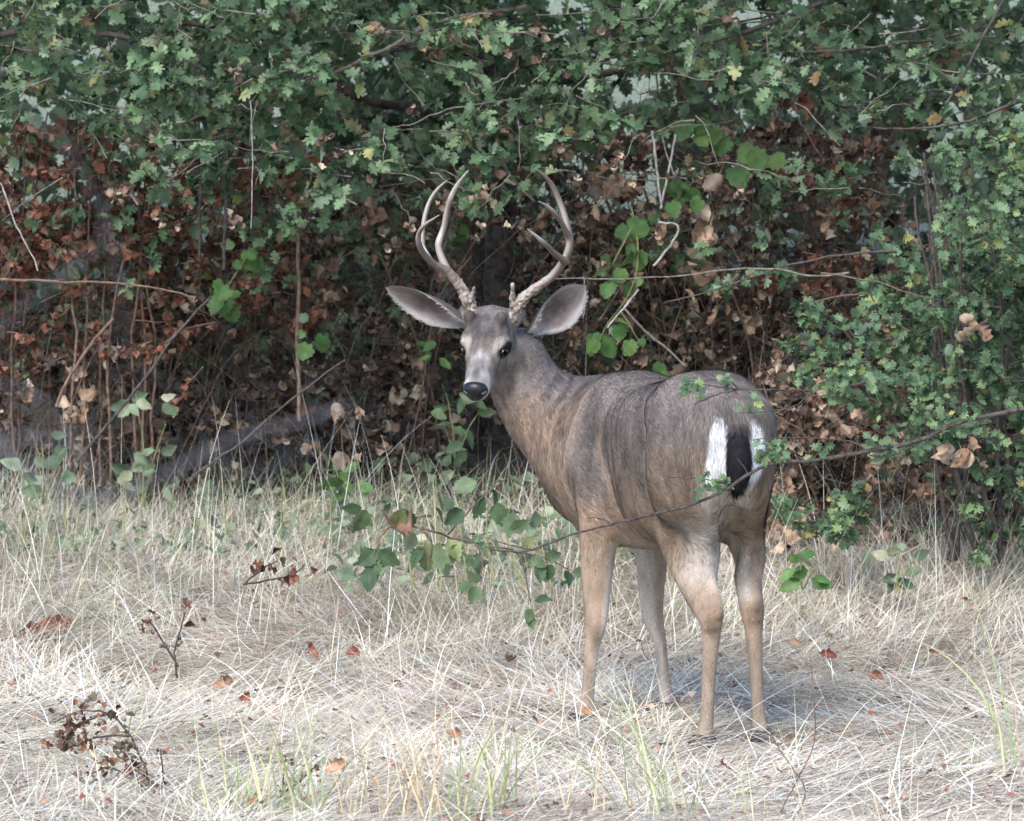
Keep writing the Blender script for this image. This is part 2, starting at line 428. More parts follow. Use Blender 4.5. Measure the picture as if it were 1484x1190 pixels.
# --- coat colour, the hair's own plus crease shade painted on the left flank
def smooth(a, b, x):
    t = np.clip((x - a) / (b - a), 0, 1); return t * t * (3 - 2 * t)
def mixc(c, d, w): return c * (1 - w[:, None]) + np.asarray(d) * w[:, None]
nape = L(757, 508, 15.37); nbase = L(850, 640, 15.4)
neck_ax = (nbase - nape); neck_len = np.linalg.norm(neck_ax); neck_ax /= neck_len
def axis_of(P, A, B):
    ab = B - A; t = (P - A) @ ab / (ab @ ab); q = P - A - np.clip(t, 0, 1)[:, None] * ab
    return t, np.linalg.norm(q, axis=1)
def coat(P, N):
    x, y, z = P.T
    n1 = vnoise(P, 9, 1); n2 = vnoise(P * [1, 1, .4], 40, 2); n3 = vnoise(P * [1, 1, .3], 110, 3)
    n4 = vnoise(P * [1, 1, .55], 24, 7)
    c = np.tile(np.array([.185, .146, .122]), (len(P), 1))
    # darker saddle on the back
    c = mixc(c, [.140, .119, .110], smooth(.68, .90, z + .08 * (n1 - .5)) * .9)
    # tan lower flank and thigh
    c = mixc(c, [.245, .168, .115], smooth(.76, .60, z + .12 * (n1 - .5)) * .85)
    # ribs: dark patches behind the shoulder
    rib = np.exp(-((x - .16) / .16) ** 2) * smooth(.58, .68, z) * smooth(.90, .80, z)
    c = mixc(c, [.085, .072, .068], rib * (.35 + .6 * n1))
    # left flank: darker barrel, crease shade painted along thigh and shoulder, tan fold, mottles
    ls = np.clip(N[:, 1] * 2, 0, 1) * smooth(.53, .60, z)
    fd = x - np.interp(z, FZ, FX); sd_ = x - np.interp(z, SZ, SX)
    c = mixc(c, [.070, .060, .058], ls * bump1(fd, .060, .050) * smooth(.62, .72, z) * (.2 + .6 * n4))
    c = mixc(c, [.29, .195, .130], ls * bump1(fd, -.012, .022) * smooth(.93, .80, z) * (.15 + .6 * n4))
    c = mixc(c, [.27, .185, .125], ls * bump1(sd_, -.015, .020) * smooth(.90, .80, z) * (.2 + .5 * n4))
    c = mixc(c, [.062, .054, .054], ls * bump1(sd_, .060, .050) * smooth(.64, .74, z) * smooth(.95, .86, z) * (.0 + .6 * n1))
    c = mixc(c, [.235, .165, .115], smooth(-.16, -.24, x) * smooth(.86, .74, z) * (.35 + .5 * n4) * smooth(.5, .56, z))
    # legs
    c = mixc(c, [.255, .186, .136], smooth(.56, .46, z))
    c = mixc(c, [.31, .25, .20], smooth(.34, .10, z) * .5)
    # pale insides of the legs and belly
    cen = np.where(z < .50, 1, 0)
    for nm, sgn in (('fl', 1), ('fr', -1), ('hl', 1), ('hr', -1)):
        pts = np.array(LEG[nm][0]); 
        py_ = np.interp(z, pts[::-1, 2], pts[::-1, 1]); px_ = np.interp(z, pts[::-1, 2], pts[::-1, 0])
        near = (np.hypot(y - py_, x - px_) < (.10 if nm[0] == 'h' else .085)) & (z < (.70 if nm[0] == 'h' else .60))
        inner = smooth(.15 if nm[0] == 'h' else .25, .8, -sgn * N[:, 1] + ((-.35 if nm[0] == 'f' else 0) * N[:, 0])) * near * smooth(.70 if nm[0] == 'h' else .62, .60 if nm[0] == 'h' else .50, z)
        if nm[0] == 'h': inner = inner * smooth(.36, .42, z)
        c = mixc(c, [.42, .37, .325], inner * .8)
    c = mixc(c, [.34, .28, .225], smooth(-.55, -.92, N[:, 2]) * smooth(.42, .5, z) * (x < .36) * .8)
    # white rump either side of the tail
    ry = np.abs(y - .054) - .008 * (y > .054); rump = smooth(1.12, .88, np.sqrt(((ry - .043) / .027) ** 2 + (np.clip(np.abs(z - .80) - .03, 0, 1) / .062) ** 2) + .35 * (n2 - .5)) * smooth(-.40, -.44, x)
    c = mixc(c, [.74, .74, .76], rump * smooth(.68, .76, z))
    c = mixc(c, [.42, .37, .33], rump * smooth(.76, .70, z))
    low = smooth(.085, .045, ry) * smooth(.75, .69, z) * smooth(.40, .5, z) * smooth(-.20, -.32, x)
    c = mixc(c, [.40, .35, .31], low * .9)
    hk = smooth(.05, .02, np.abs(z - .355)) * (x < -.2) * smooth(.2, .8, -N[:, 0])
    c = mixc(c, [.13, .085, .055], hk * .6)
    # neck
    t, d = axis_of(P, nape, nbase)
    up = (P - (nape + np.clip(t, 0, 1)[:, None] * (nbase - nape))) @ np.array([.55, 0, .83])
    nk = smooth(1.35, .9, t) * smooth(.28, .44, x) * (z > .62)
    c = mixc(c, [.100, .090, .090], nk * smooth(-.07, .03, up + .04 * (n1 - .5)) * .88)
    c = mixc(c, [.225, .158, .112], nk * smooth(-.03, -.09, up) * .8)
    c = mixc(c, [.28, .24, .20], smooth(-.3, -.9, N @ np.array([-.2, -.1, 1.0])) * (x > .42) * (z > .6) * .35)
    st = np.sin((t * 1.25 + .10 * n1 + up * .9) * 42) * .5 + .5
    c = mixc(c, [.040, .036, .038], nk * smooth(.62, .95, st) * smooth(-.10, -.04, up) * smooth(.12, .06, up) * .85 * smooth(.1, .35, t))
    # head
    q = (P - HO) @ HR.T; a, b, e = q.T; ab = np.abs(b)
    hw = smooth(.20, .13, np.linalg.norm(q - [.03, 0, -.01], axis=1))
    hw = np.maximum(hw, ((np.abs(a - .06) < .12) & (ab < .06) & (np.abs(e + .03) < .06)) * 1.0) * smooth(-.16, -.09, a)
    f = np.tile(np.array([.150, .124, .108]), (len(P), 1))                                    # cheeks
    f = mixc(f, [.25, .235, .232], smooth(.03, .07, a) * smooth(.040, .012, ab) * .8)         # bridge
    f = mixc(f, [.30, .275, .26], smooth(.085, .12, a) * .7)                                # muzzle
    f = mixc(f, [.52, .50, .49], smooth(-.035, -.055, e) * smooth(.06, .11, a) * .9)        # chin
    f = mixc(f, [.075, .063, .060], smooth(.015, -.02, a) * smooth(.0, .03, e) * .9)           # forehead
    f = mixc(f, [.045, .043, .052], np.exp(-(((a + .002) / .022) ** 2 + ((ab - .014) / .018) ** 2)) * (e > 0) * .85)
    f = mixc(f, [.05, .045, .042], np.exp(-(((a + .048) / .010) ** 2 + ((ab) / .018) ** 2)) * (e > .02) * .8)
    eye = np.hypot((a - .012) / 1.15, (e - .005)); ring = (ab > .030)
    f = mixc(f, [.27, .235, .205], smooth(.042, .028, eye) * ring * .75)                      # pale round the eye
    f = mixc(f, [.015, .012, .012], smooth(.0265, .0205, eye) * ring)                       # dark lids
    tear = smooth(.006, .002, np.abs(e + .006 + (a - .03) * .35)) * (a > .022) * (a < .052) * ring
    f = mixc(f, [.05, .042, .038], tear * .8)
    f = mixc(f, [.14, .12, .11], smooth(.004, .0015, np.abs(e + .047)) * (a > .07) * .7)    # mouth
    f = mixc(f, [.35, .33, .31], smooth(.05, .02, np.hypot(a + .085, e - .02)) * (ab > .075) * .3)
    f = mixc(f, [.105, .090, .082], smooth(-.03, -.07, a) * smooth(.03, -.02, e) * .7)
    f = f * (1 + (n3 - .5) * .6 + (n2 - .5) * .5 + (vnoise(P, 60, 13) - .5) * .35)[:, None]
    c = c * (1 - hw[:, None]) + f * hw[:, None]
    v = (1 + (n1 - .5) * .50 + (n4 - .5) * .50 + (n2 - .5) * .28 + (n3 - .5) * .30)
    return np.clip(c * v[:, None], .01, .86)

deer = empty('deer', tuple(DO), R(90) + TH)
tag(deer, 'antlered deer with large ears standing in the dry grass, looking back at the camera', 'deer')
m_coat = attr_mat('deer_coat', rough=.85, spec=.15, bump=.25, bscale=260)
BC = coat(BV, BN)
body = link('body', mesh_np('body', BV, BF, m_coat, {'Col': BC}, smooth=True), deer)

# --- hair: thin tapered ribbons lying back along the body
def flow(P, N):
    x, y, z = P.T
    f = np.tile(np.array([-1.0, 0, -.45]), (len(P), 1))
    leg = smooth(.60, .48, z)[:, None]; f = f * (1 - leg) + np.array([-.05, 0, -1.0]) * leg
    rump = smooth(-.34, -.42, x)[:, None]; f = f * (1 - rump) + np.array([-.1, 0, -1.0]) * rump
    t, d = axis_of(P, nape, nbase)
    nk = (smooth(1.2, .8, t) * (x > .36) * (z > .62))[:, None]; f = f * (1 - nk) + (neck_ax + [0, 0, -.5]) * nk
    q = (P - HO) @ HR.T
    hw = smooth(.2, .15, np.linalg.norm(q, axis=1))[:, None]; f = f * (1 - hw) + (-hm * 1.0) * hw
    return f
def sample_surface(V, Q, N, C, n, rs):
    a = np.linalg.norm(np.cross(V[Q[:, 2]] - V[Q[:, 0]], V[Q[:, 3]] - V[Q[:, 1]]), axis=1)
    i = rs.choice(len(Q), n, p=a / a.sum()); u, v = rs.rand(n, 1), rs.rand(n, 1); q = Q[i]
    f = lambda A: (A[q[:, 0]] * (1 - u) + A[q[:, 1]] * u) * (1 - v) + (A[q[:, 3]] * (1 - u) + A[q[:, 2]] * u) * v
    n_ = f(N); n_ /= np.maximum(np.linalg.norm(n_, axis=1), 1e-9)[:, None]
    return f(V), n_, f(C)
def hair_mesh(name, P, N, C, D, length, width, mat, lift=.17, rs=RS, seg=2):
    n = len(P); D = D + rs.randn(n, 3) * .16; D -= (D * N).sum(1)[:, None] * N; D /= np.maximum(np.linalg.norm(D, axis=1), 1e-9)[:, None]
    lift = (lift * (.6 + .8 * rs.rand(n)))[:, None]
    side = np.cross(D, N); length = length[:, None]; w = (width * (.7 + .6 * rs.rand(n)) * np.where(rs.rand(n) < .14, 2.6, 1.0))[:, None]
    p0 = P - N * .001; p1 = p0 + (D + N * lift) * length * .5; p2 = p0 + (D + N * lift * .55) * length
    V = np.stack([p0 - side * w, p0 + side * w, p1 - side * w * .8, p1 + side * w * .8, p2], 1).reshape(-1, 3)
    o = np.arange(n)[:, None] * 5
    return mesh_np(name, V, [o + np.array([0, 1, 3, 2]), o + np.array([2, 3, 4])], mat,
                   {'Col': np.repeat(C, 5, 0)}, smooth=True)
m_hair = attr_mat('deer_hair', rough=.75, spec=.2)
hp, hn, hc = sample_surface(BV, BF, BN, BC, 150000, RS)
qh = (hp - HO) @ HR.T
eyeclear = np.minimum(np.linalg.norm(qh - [.014, .057, .005], axis=1), np.linalg.norm(qh - [.014, -.057, .005], axis=1)) > .021
nosecl = ~((qh[:, 0] > .140) & (qh[:, 2] > -.048) & (np.abs(qh[:, 1]) < .04))
keep = eyeclear & nosecl; hp, hn, hc = hp[keep], hn[keep], hc[keep]; qh = qh[keep]
ln = .010 + .014 * smooth(.40, .62, hp[:, 2])
ln = np.minimum(ln, np.interp(np.linalg.norm(qh - [.03, 0, 0], axis=1), [.13, .24], [.009, .024]))
ln = np.where((hp[:, 0] < -.42) & (np.abs(hp[:, 1]) < .1) & (hp[:, 2] > .62), .032, ln)
ln *= (.7 + .6 * RS.rand(len(ln)))
ph, nh, ch = sample_surface(BV, BF[np.linalg.norm(BV[BF[:, 0]] - HO, axis=1) < .19], BN, BC, 42000, RS)
q3 = (ph - HO) @ HR.T
e3 = np.minimum(np.linalg.norm(q3 - [.014, .057, .005], axis=1), np.linalg.norm(q3 - [.014, -.057, .005], axis=1)) > .019
k3 = e3 & ~((q3[:, 0] > .140) & (q3[:, 2] > -.048) & (np.abs(q3[:, 1]) < .04))
hp = np.concatenate([hp, ph[k3]]); hn = np.concatenate([hn, nh[k3]]); hc = np.concatenate([hc, ch[k3]]); ln = np.concatenate([ln, np.full(k3.sum(), .0085)])
hc2 = np.clip(hc * (.62 + .76 * vnoise(hp * [1, 1, .28], 75, 44))[:, None] * (.80 + .40 * vnoise(hp, 190, 45))[:, None] * (1 + (RS.rand(len(hc), 1) - .5) * .95), .008, .88)
o = link('fur', hair_mesh('fur', hp, hn, hc2, flow(hp, hn), ln, .00060, m_hair, lift=.20), deer); o['kind'] = 'stuff'

# --- eyes, nose, hooves, tail
def plain(name, c, rough=.5, spec=.5, coatw=0.0):
    m, n, l, out = new_mat(name); p = n.new('ShaderNodeBsdfPrincipled')
    p.inputs['Base Color'].default_value = (*c, 1); p.inputs['Roughness'].default_value = rough
    p.inputs['Specular IOR Level'].default_value = spec; p.inputs['Coat Weight'].default_value = coatw
    g = n.new('ShaderNodeNewGeometry'); nz = n.new('ShaderNodeTexNoise'); nz.inputs['Scale'].default_value = 300
    l.new(g.outputs['Position'], nz.inputs['Vector'])
    b = n.new('ShaderNodeBump'); b.inputs['Strength'].default_value = .12; b.inputs['Distance'].default_value = .002
    l.new(nz.outputs['Fac'], b.inputs['Height']); l.new(b.outputs[0], p.inputs['Normal'])
    l.new(p.outputs[0], out.inputs['Surface']); return m
m_eye = plain('eye_dark', (.006, .004, .004), .16, .28, 0.0)
m_nose = plain('nose_black', (.008, .008, .011), .36, .28)
m_hoof = plain('hoof_horn', (.035, .03, .028), .5, .4)
for s in (1, -1):
    E = SDF(H(.01, .04 * s, .005) - .03, H(.01, .04 * s, .005) + .03, .0018)
    E.ell(H(.020, .0580 * s, .005), (.0165, .0130, .0130), HR, k=.002)
    v, f, n_ = E.mesh(); link('eye', mesh_np('eye', v, f, m_eye, smooth=True), deer)
E = SDF(H(.15, 0, -.02) - .06, H(.15, 0, -.02) + .06, .0022)
E.ell(H(.152, 0, -.018), (.0230, .0365, .0250), HR, k=.01)
E.ell(H(.160, 0, -.036), (.014, .018, .014), HR, k=.012)
for s in (1, -1): E.cone(H(.178, .017 * s, -.022), H(.158, .030 * s, -.018), .0062, .0050, k=.005, sub=True)
E.cone(H(.176, 0, -.028), H(.172, 0, -.05), .002, .002, k=.004, sub=True)
v, f, n_ = E.mesh(); nose = link('nose', mesh_np('nose', v, f, m_nose, smooth=True), deer)
for nm, dirx in (('fl', .9), ('fr', .9), ('hl', .9), ('hr', .9)):
    a = LEG[nm][0][-1].copy(); g0 = 0.0
    E = SDF((a[0] - .08, a[1] - .06, -.03), (a[0] + .11, a[1] + .06, a[2] + .05), .003)
    for s in (1, -1):
        E.cone((a[0] - .005, a[1] + .013 * s, a[2] + .002), (a[0] + .030, a[1] + .015 * s, .016), .023, .018, k=.006)
        E.cone((a[0] + .02, a[1] + .015 * s, .014), (a[0] + .058, a[1] + .011 * s, .010), .018, .009, k=.006)
        E.cone((a[0] - .030, a[1] + .014 * s, a[2] + .012), (a[0] - .040, a[1] + .016 * s, a[2] - .002), .007, .005, k=.004)
    v, f, n_ = E.mesh(); link('hoof', mesh_np('hoof', v, f, m_hoof, smooth=True), deer)

tail_p = [L(1069, 606, 14.475), L(1070, 630, 14.425), L(1072, 660, 14.41), L(1071, 688, 14.415), L(1067, 708, 14.43)]
E = SDF(np.min(tail_p, 0) - .06, np.max(tail_p, 0) + .06, .004)
E.chain(tail_p, [.012, .021, .030, .027, .008], k=.02)
tv, tf, tn = E.mesh()
def tailcol(P):
    return np.tile([.010, .009, .012], (len(P), 1)) + smooth(.862, .895, P[:, 2])[:, None] * np.array([.07, .055, .05])
tail = link('tail', mesh_np('tail', tv, tf, attr_mat('tail_hair', rough=.7, spec=.2), {'Col': tailcol(tv)}, smooth=True), deer)
tp, tn2, tc = sample_surface(tv, tf, tn, tailcol(tv), 5000, RS)
o = link('tail_fringe', hair_mesh('tail_fringe', tp, tn2, tc, np.tile([-.1, 0, -1.0], (len(tp), 1)), .04 * (.6 + .7 * RS.rand(len(tp))), .0007, m_hair, lift=.12), tail)
o['kind'] = 'stuff'

# --- ears: cupped, open towards the viewer, standing out sideways
def ear(base, tip, width, opening, rootw=.022, bend=0.0, flip=1):
    """base,tip in deer axes; opening = direction the cup faces"""
    base = np.array(base); tip = np.array(tip); ax = tip - base; ln_ = np.linalg.norm(ax); ax /= ln_
    op = np.array(opening, float); op -= op @ ax * ax; op /= np.linalg.norm(op); sd = np.cross(ax, op)
    nu, nv = 34, 21; u = np.linspace(0, 1, nu); V = []; C = []; Nn = []
    for layer in (0, 1):
        for i, t in enumerate(u):
            w = width * .5 * float(np.interp(t, [0, .1, .25, .4, .55, .7, .82, .9, .96, 1], [.20, .36, .66, .90, 1, .93, .74, .52, .30, .02]))
            phi = 2.35 * (1 - t) ** 1.5 + 1.0 * (1 - (1 - t) ** 1.5) * (1 - .55 * t)
            rr = w / max(math.sin(min(phi, 1.57)), .2)
            cen = base + ax * (ln_ * t) - op * bend * ln_ * t * t
            for j in range(nv):
                a = (j / (nv - 1) * 2 - 1) * phi
                off = sd * math.sin(a) * rr + op * (rr * (1 - math.cos(a)) - rr * .6 * (1 - t))
                nr = sd * math.sin(a) - op * math.cos(a)
                th = .0030 * (1 - .5 * t) * (1 - abs(j / (nv - 1) * 2 - 1) ** 6)
                V.append(cen + off + nr * (th if layer == 0 else -th * .2)); Nn.append(nr if layer == 0 else -nr)
                e = abs(j / (nv - 1) * 2 - 1); nz = vnoise(np.array([[t * 3, j * .2, layer]]), 2.2, 5)[0]
                if layer == 0: c = np.array([.095, .082, .076]) * (.85 + .3 * nz)
                else:
                    c = np.array([.225, .18, .165]) * (.75 + .5 * nz)
                    dk = math.exp(-((t - .55) / .24) ** 2) * math.exp(-((e * (1 if j < nv / 2 else -1) - .05) / .5) ** 2)
                    c = c * (1 - .75 * dk) + np.array([.060, .042, .040]) * .75 * dk; c = c * (.7 + .6 * vnoise(np.array([[t * 22, j * 1.1, layer]]), 1.0, 8)[0])
                    pale = smooth(.50, .9, np.array([e]))[0] * .8 * (1 - t * .5) + smooth(.35, .05, np.array([t]))[0] * .6; pale = min(pale, .95)
                    c = c * (1 - pale) + np.array([.50, .48, .46]) * pale
                if e > .93: c = np.array([.36, .33, .31])
                C.append(c)
    V = np.array(V); i = np.arange(nu - 1)[:, None] * nv; j = np.arange(nv - 1)[None]
    q = np.stack([i + j, i + j + 1, i + nv + j + 1, i + nv + j], -1).reshape(-1, 4)
    if flip < 0: q = q[:, ::-1]
    o2 = nu * nv; q2 = q[:, ::-1] + o2
    rim = []
    for r in range(nu - 1):
        for jj in (0, nv - 1):
            a_, b_ = r * nv + jj, (r + 1) * nv + jj; rim.append([a_, b_, b_ + o2, a_ + o2])
    r = nu - 1
    for jj in range(nv - 1): a_ = r * nv + jj; rim.append([a_, a_ + 1, a_ + 1 + o2, a_ + o2])
    F_ = np.concatenate([q, q2, np.array(rim)])
    C = np.array(C); Nn = np.array(Nn)
    e_o = link('ear', mesh_np('ear', V, F_, m_ear, {'Col': C}, smooth=True), deer)
    P_, N_, C_ = sample_surface(V, np.concatenate([q, q2]), Nn, C, 9000, RS)
    h = link('ear_hair', hair_mesh('ear_hair', P_, N_, np.clip(C_ * (1 + (RS.rand(len(C_), 1) - .5) * .5), 0, .85), np.tile(ax, (len(P_), 1)) + RS.randn(len(P_), 3) * .35,
             .5 * (.010 + .10 * np.clip(C_.mean(1) - .27, 0, 1)) * (.5 + 1.3 * RS.rand(len(P_))), .00055, m_hair, lift=.25), e_o); h['kind'] = 'stuff'
m_ear = attr_mat('ear_skin', rough=.8, spec=.15, trans=.15)
camdir = Lv([0, -1, .1])
ear(L(766, 484, 15.335), L(849, 416, 15.36), .110, Lv([.25, -1, -.25]), bend=.04)
ear(L(683, 470, 15.335), L(563, 412, 15.33), .100, Lv([-.12, -.80, -.75]), bend=-.05, flip=1)

# --- antlers
def antler(chains, burr, seed):
    allp = np.array([p for c, r in chains for p in c])
    E = SDF(allp.min(0) - .03, allp.max(0) + .03, .0030)
    for c, r in chains:
        n = len(c) * 5; pc = spline(c, n); rc = np.interp(np.linspace(0, 1, n), np.linspace(0, 1, len(r)), r) * .90
        E.chain(pc, rc, k=.006)
    E.ell(burr, (.021, .021, .014), HR, k=.006)
    v, f, n_ = E.mesh()
    d = np.linalg.norm(v - burr, axis=1); near = smooth(.20, .04, d)
    nz = vnoise(v, 160, seed); nz2 = vnoise(v, 75, seed + 1)
    v = v + n_ * ((nz - .4) * .0075 * near + (nz2 - .5) * .0035 * (.3 + near))[:, None]
    c = np.tile([.095, .068, .054], (len(v), 1))
    c = mixc(c, [.40, .345, .31], smooth(.50, .80, vnoise(v * [1, 1, .25], 30, seed + 3)) * .6)
    facing = smooth(.1, .9, n_ @ Lv([-.5, -.5, .6])); c = mixc(c, [.44, .385, .345], facing * .40)  # paler on the upper left side: highlight painted into the colour
    c = mixc(c, [.27, .21, .17], near * (.35 + .6 * nz))
    c = mixc(c, [.05, .037, .03], near * smooth(.55, .25, nz) * .8)
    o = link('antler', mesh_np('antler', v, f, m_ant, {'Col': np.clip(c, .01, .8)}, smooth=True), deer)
    return o
m_ant = attr_mat('antler_bone', rough=.45, spec=.45, bump=.3, bscale=400)
A = lambda *t: [L(x, y, D) for x, y, D in t]
antler([(A((686, 456, 15.30), (675, 428, 15.30), (659, 404, 15.29), (646, 391, 15.28), (628, 381, 15.26), (612, 364, 15.23), (606, 345, 15.20), (613, 328, 15.17), (637, 311, 15.14)), [.0195, .0180, .0155, .0135, .0105, .010, .0090, .0070, .0028]),
        (A((627, 380, 15.26), (615, 362, 15.29), (612, 345, 15.32), (615, 318, 15.35), (622, 293, 15.37), (634, 274, 15.38), (648, 261, 15.38)), [.009, .0085, .0085, .0082, .0075, .006, .0025]),
        (A((652, 397, 15.29), (644, 382, 15.31), (637, 364, 15.34), (636, 350, 15.36), (643, 331, 15.37), (648, 305, 15.37), (654, 284, 15.36), (665, 264, 15.34), (679, 246, 15.32)), [.013, .0125, .0115, .011, .0105, .0095, .0085, .0065, .0025]),
        (A((681, 438, 15.29), (686, 427, 15.28), (687, 416, 15.27)), [.009, .006, .004])], L(686, 457, 15.30), 21)
antler([(A((743, 461, 15.28), (753, 438, 15.28), (774, 419, 15.28), (800, 400, 15.28), (813, 384, 15.27), (822, 368, 15.26), (825.5, 350, 15.26), (821, 322, 15.27), (812, 294, 15.28), (800, 268, 15.27), (788, 253, 15.25), (775, 243, 15.23)), [.0205, .0180, .0150, .0135, .0130, .0125, .0120, .0110, .0100, .0085, .006, .0025]),
        (A((819, 378, 15.26), (803, 366, 15.22), (787, 350, 15.18), (764, 331, 15.14)), [.0115, .0095, .0080, .0026]),
        (A((825, 346, 15.26), (816, 326, 15.23), (805, 309, 15.20), (793, 298, 15.18), (780, 291, 15.16)), [.0105, .0085, .0070, .0055, .0025]),
        (A((744, 441, 15.27), (743, 427, 15.26), (743, 411, 15.25)), [.0105, .0075, .0050])], L(742, 462, 15.28), 33)
# ================================================================== ground and far slope
def ground_mat():
    m, n, l, out = new_mat('dry_soil')
    g = n.new('ShaderNodeNewGeometry')
    nz = n.new('ShaderNodeTexNoise'); nz.inputs['Scale'].default_value = 7; nz.inputs['Detail'].default_value = 8
    nf = n.new('ShaderNodeTexNoise'); nf.inputs['Scale'].default_value = 90; nf.inputs['Detail'].default_value = 5
    for q in (nz, nf): l.new(g.outputs['Position'], q.inputs['Vector'])
    r1 = ramp(n, [(.30, (.16, .125, .10)), (.5, (.27, .225, .18)), (.72, (.40, .35, .29))]); l.new(nf.outputs['Fac'], r1.inputs[0])
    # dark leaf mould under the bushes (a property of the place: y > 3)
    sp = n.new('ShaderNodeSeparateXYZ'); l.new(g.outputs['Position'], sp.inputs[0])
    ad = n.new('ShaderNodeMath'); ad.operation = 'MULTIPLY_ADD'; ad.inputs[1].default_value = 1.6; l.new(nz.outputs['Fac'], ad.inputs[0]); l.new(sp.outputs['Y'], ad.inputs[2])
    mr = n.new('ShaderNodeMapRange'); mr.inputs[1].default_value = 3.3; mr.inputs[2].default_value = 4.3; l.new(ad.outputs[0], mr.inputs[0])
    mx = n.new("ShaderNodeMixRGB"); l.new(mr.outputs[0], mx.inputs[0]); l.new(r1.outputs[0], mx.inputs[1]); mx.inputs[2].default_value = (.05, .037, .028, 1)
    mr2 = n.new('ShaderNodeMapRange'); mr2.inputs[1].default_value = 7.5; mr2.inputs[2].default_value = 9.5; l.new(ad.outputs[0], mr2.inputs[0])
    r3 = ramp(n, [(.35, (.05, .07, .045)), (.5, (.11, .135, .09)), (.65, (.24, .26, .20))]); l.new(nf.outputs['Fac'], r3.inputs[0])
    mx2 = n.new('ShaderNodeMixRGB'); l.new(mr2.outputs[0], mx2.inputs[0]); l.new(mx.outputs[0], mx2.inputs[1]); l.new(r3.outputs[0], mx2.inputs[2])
    p = n.new('ShaderNodeBsdfPrincipled'); l.new(mx2.outputs[0], p.inputs['Base Color']); p.inputs['Roughness'].default_value = .95
    b = n.new('ShaderNodeBump'); b.inputs['Strength'].default_value = .6; b.inputs['Distance'].default_value = .01; l.new(nf.outputs['Fac'], b.inputs['Height']); l.new(b.outputs[0], p.inputs['Normal'])
    l.new(p.outputs[0], out.inputs['Surface']); return m
gx = np.concatenate([np.linspace(-120, -6, 14)[:-1], np.linspace(-6, 6, 121), np.linspace(6, 120, 14)[1:]])
gy = np.concatenate([np.linspace(-60, -6, 10)[:-1], np.linspace(-6, 9, 151), np.linspace(9, 90, 20)[1:]])
X, Y = np.meshgrid(gx, gy); nx = len(gx); ny = len(gy)
V = np.stack([X, Y, gz(X, Y)], -1).reshape(-1, 3)
i = np.arange(ny - 1)[:, None] * nx; j = np.arange(nx - 1)[None]
q = np.stack([i + j, i + j + 1, i + nx + j + 1, i + nx + j], -1).reshape(-1, 4)
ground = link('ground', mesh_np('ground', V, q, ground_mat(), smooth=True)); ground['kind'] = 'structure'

# ================================================================== grass
def blades(name, x, y, h, w, lean, laz, droop, colr, mat, seg=4, parent=None, z0=None, twist=None):
    """ribbon blades: root x,y; height h; lean (0 upright..1.5 lying), azimuth, droop; linked as ONE mesh"""
    n = len(x); t = np.linspace(0, 1, seg + 1)[None]
    ang = lean[:, None] + droop[:, None] * t                        # angle from vertical grows along the blade
    st = h[:, None] / seg
    dx = np.sin(ang) * st; dz = np.cos(ang) * st
    hx = np.concatenate([np.zeros((n, 1)), np.cumsum(dx[:, :-1], 1)], 1); hz = np.concatenate([np.zeros((n, 1)), np.cumsum(dz[:, :-1], 1)], 1)
    az = laz[:, None] + (0 if twist is None else twist[:, None] * t)
    cx = x[:, None] + np.cos(az) * hx; cy = y[:, None] + np.sin(az) * hx
    base = (gz(x, y) if z0 is None else z0)[:, None]
    cz = np.maximum(base + hz, gz(cx, cy) + .003)
    C = np.stack([cx, cy, cz], -1)
    # width mostly faces the open side
    wa = laz + RS.uniform(.8, 2.3, n); sd = np.stack([np.cos(wa), np.sin(wa), RS.uniform(-.25, .25, n)], -1)[:, None]
    ww = (w[:, None] * (1 - t * .85))[..., None]
    A_, B_ = C - sd * ww * .5, C + sd * ww * .5
    Vv = np.stack([A_, B_], 2).reshape(-1, 3)
    o = np.arange(n)[:, None, None] * (2 * (seg + 1)) + np.arange(seg)[None, :, None] * 2
    Q_ = (o + np.array([0, 1, 3, 2])).reshape(-1, 4)
    col_ = np.repeat(colr, 2 * (seg + 1), 0)
    me = mesh_np(name, Vv, Q_, mat, {'Col': col_}, smooth=True)
    return link(name, me, parent)
m_grass = attr_mat('grass_blade', rough=.6, spec=.25, trans=.25)
STRAW = np.array([[.62, .57, .45], [.74, .71, .62], [.54, .47, .36], [.62, .58, .50], [.48, .41, .34], [.68, .65, .50], [.38, .31, .25], [.80, .78, .74], [.54, .46, .42]])
PALE = np.array([[.74, .72, .62], [.82, .80, .76], [.70, .66, .48], [.64, .56, .42]])
GREENS = np.array([[.22, .28, .14], [.32, .36, .21], [.17, .24, .12], [.42, .44, .26]])
def pick(pal, n, var=.2):
    return np.clip(pal[RS.randint(0, len(pal), n)] * (1 + (RS.rand(n, 1) - .5) * var * 2), .01, .85)
def area(n, d0, d1, pad=.25):
    """random ground points over the strip of place in view between two distances"""
    d = np.sqrt(RS.uniform(d0 * d0, d1 * d1, n)); half = d * 742 / FPX + pad
    return RS.uniform(-1, 1, n) * half, d + CAM_Y
def tint(c, x, y):
    """patches of greyer, pinker or yellower straw"""
    P_ = np.stack([x, y, 0 * x], -1); a = vnoise(P_, 1.6, 81)[:, None]; b = vnoise(P_, 4.5, 82)[:, None]
    return np.clip(c * (.74 + .42 * b) * (np.array([1.0, .93, .98]) * a + np.array([1.0, 1.0, .90]) * (1 - a)) * 1.08, .01, .86)
def flowaz(x, y):
    """which way the flattened grass lies: swirls over the ground"""
    P_ = np.stack([x, y, np.zeros_like(x)], -1)
    return 5.6 + 4.2 * (vnoise(P_, 1.1, 3) - .5) * 2 + 3.2 * (vnoise(P_, 4.0, 4) - .5)
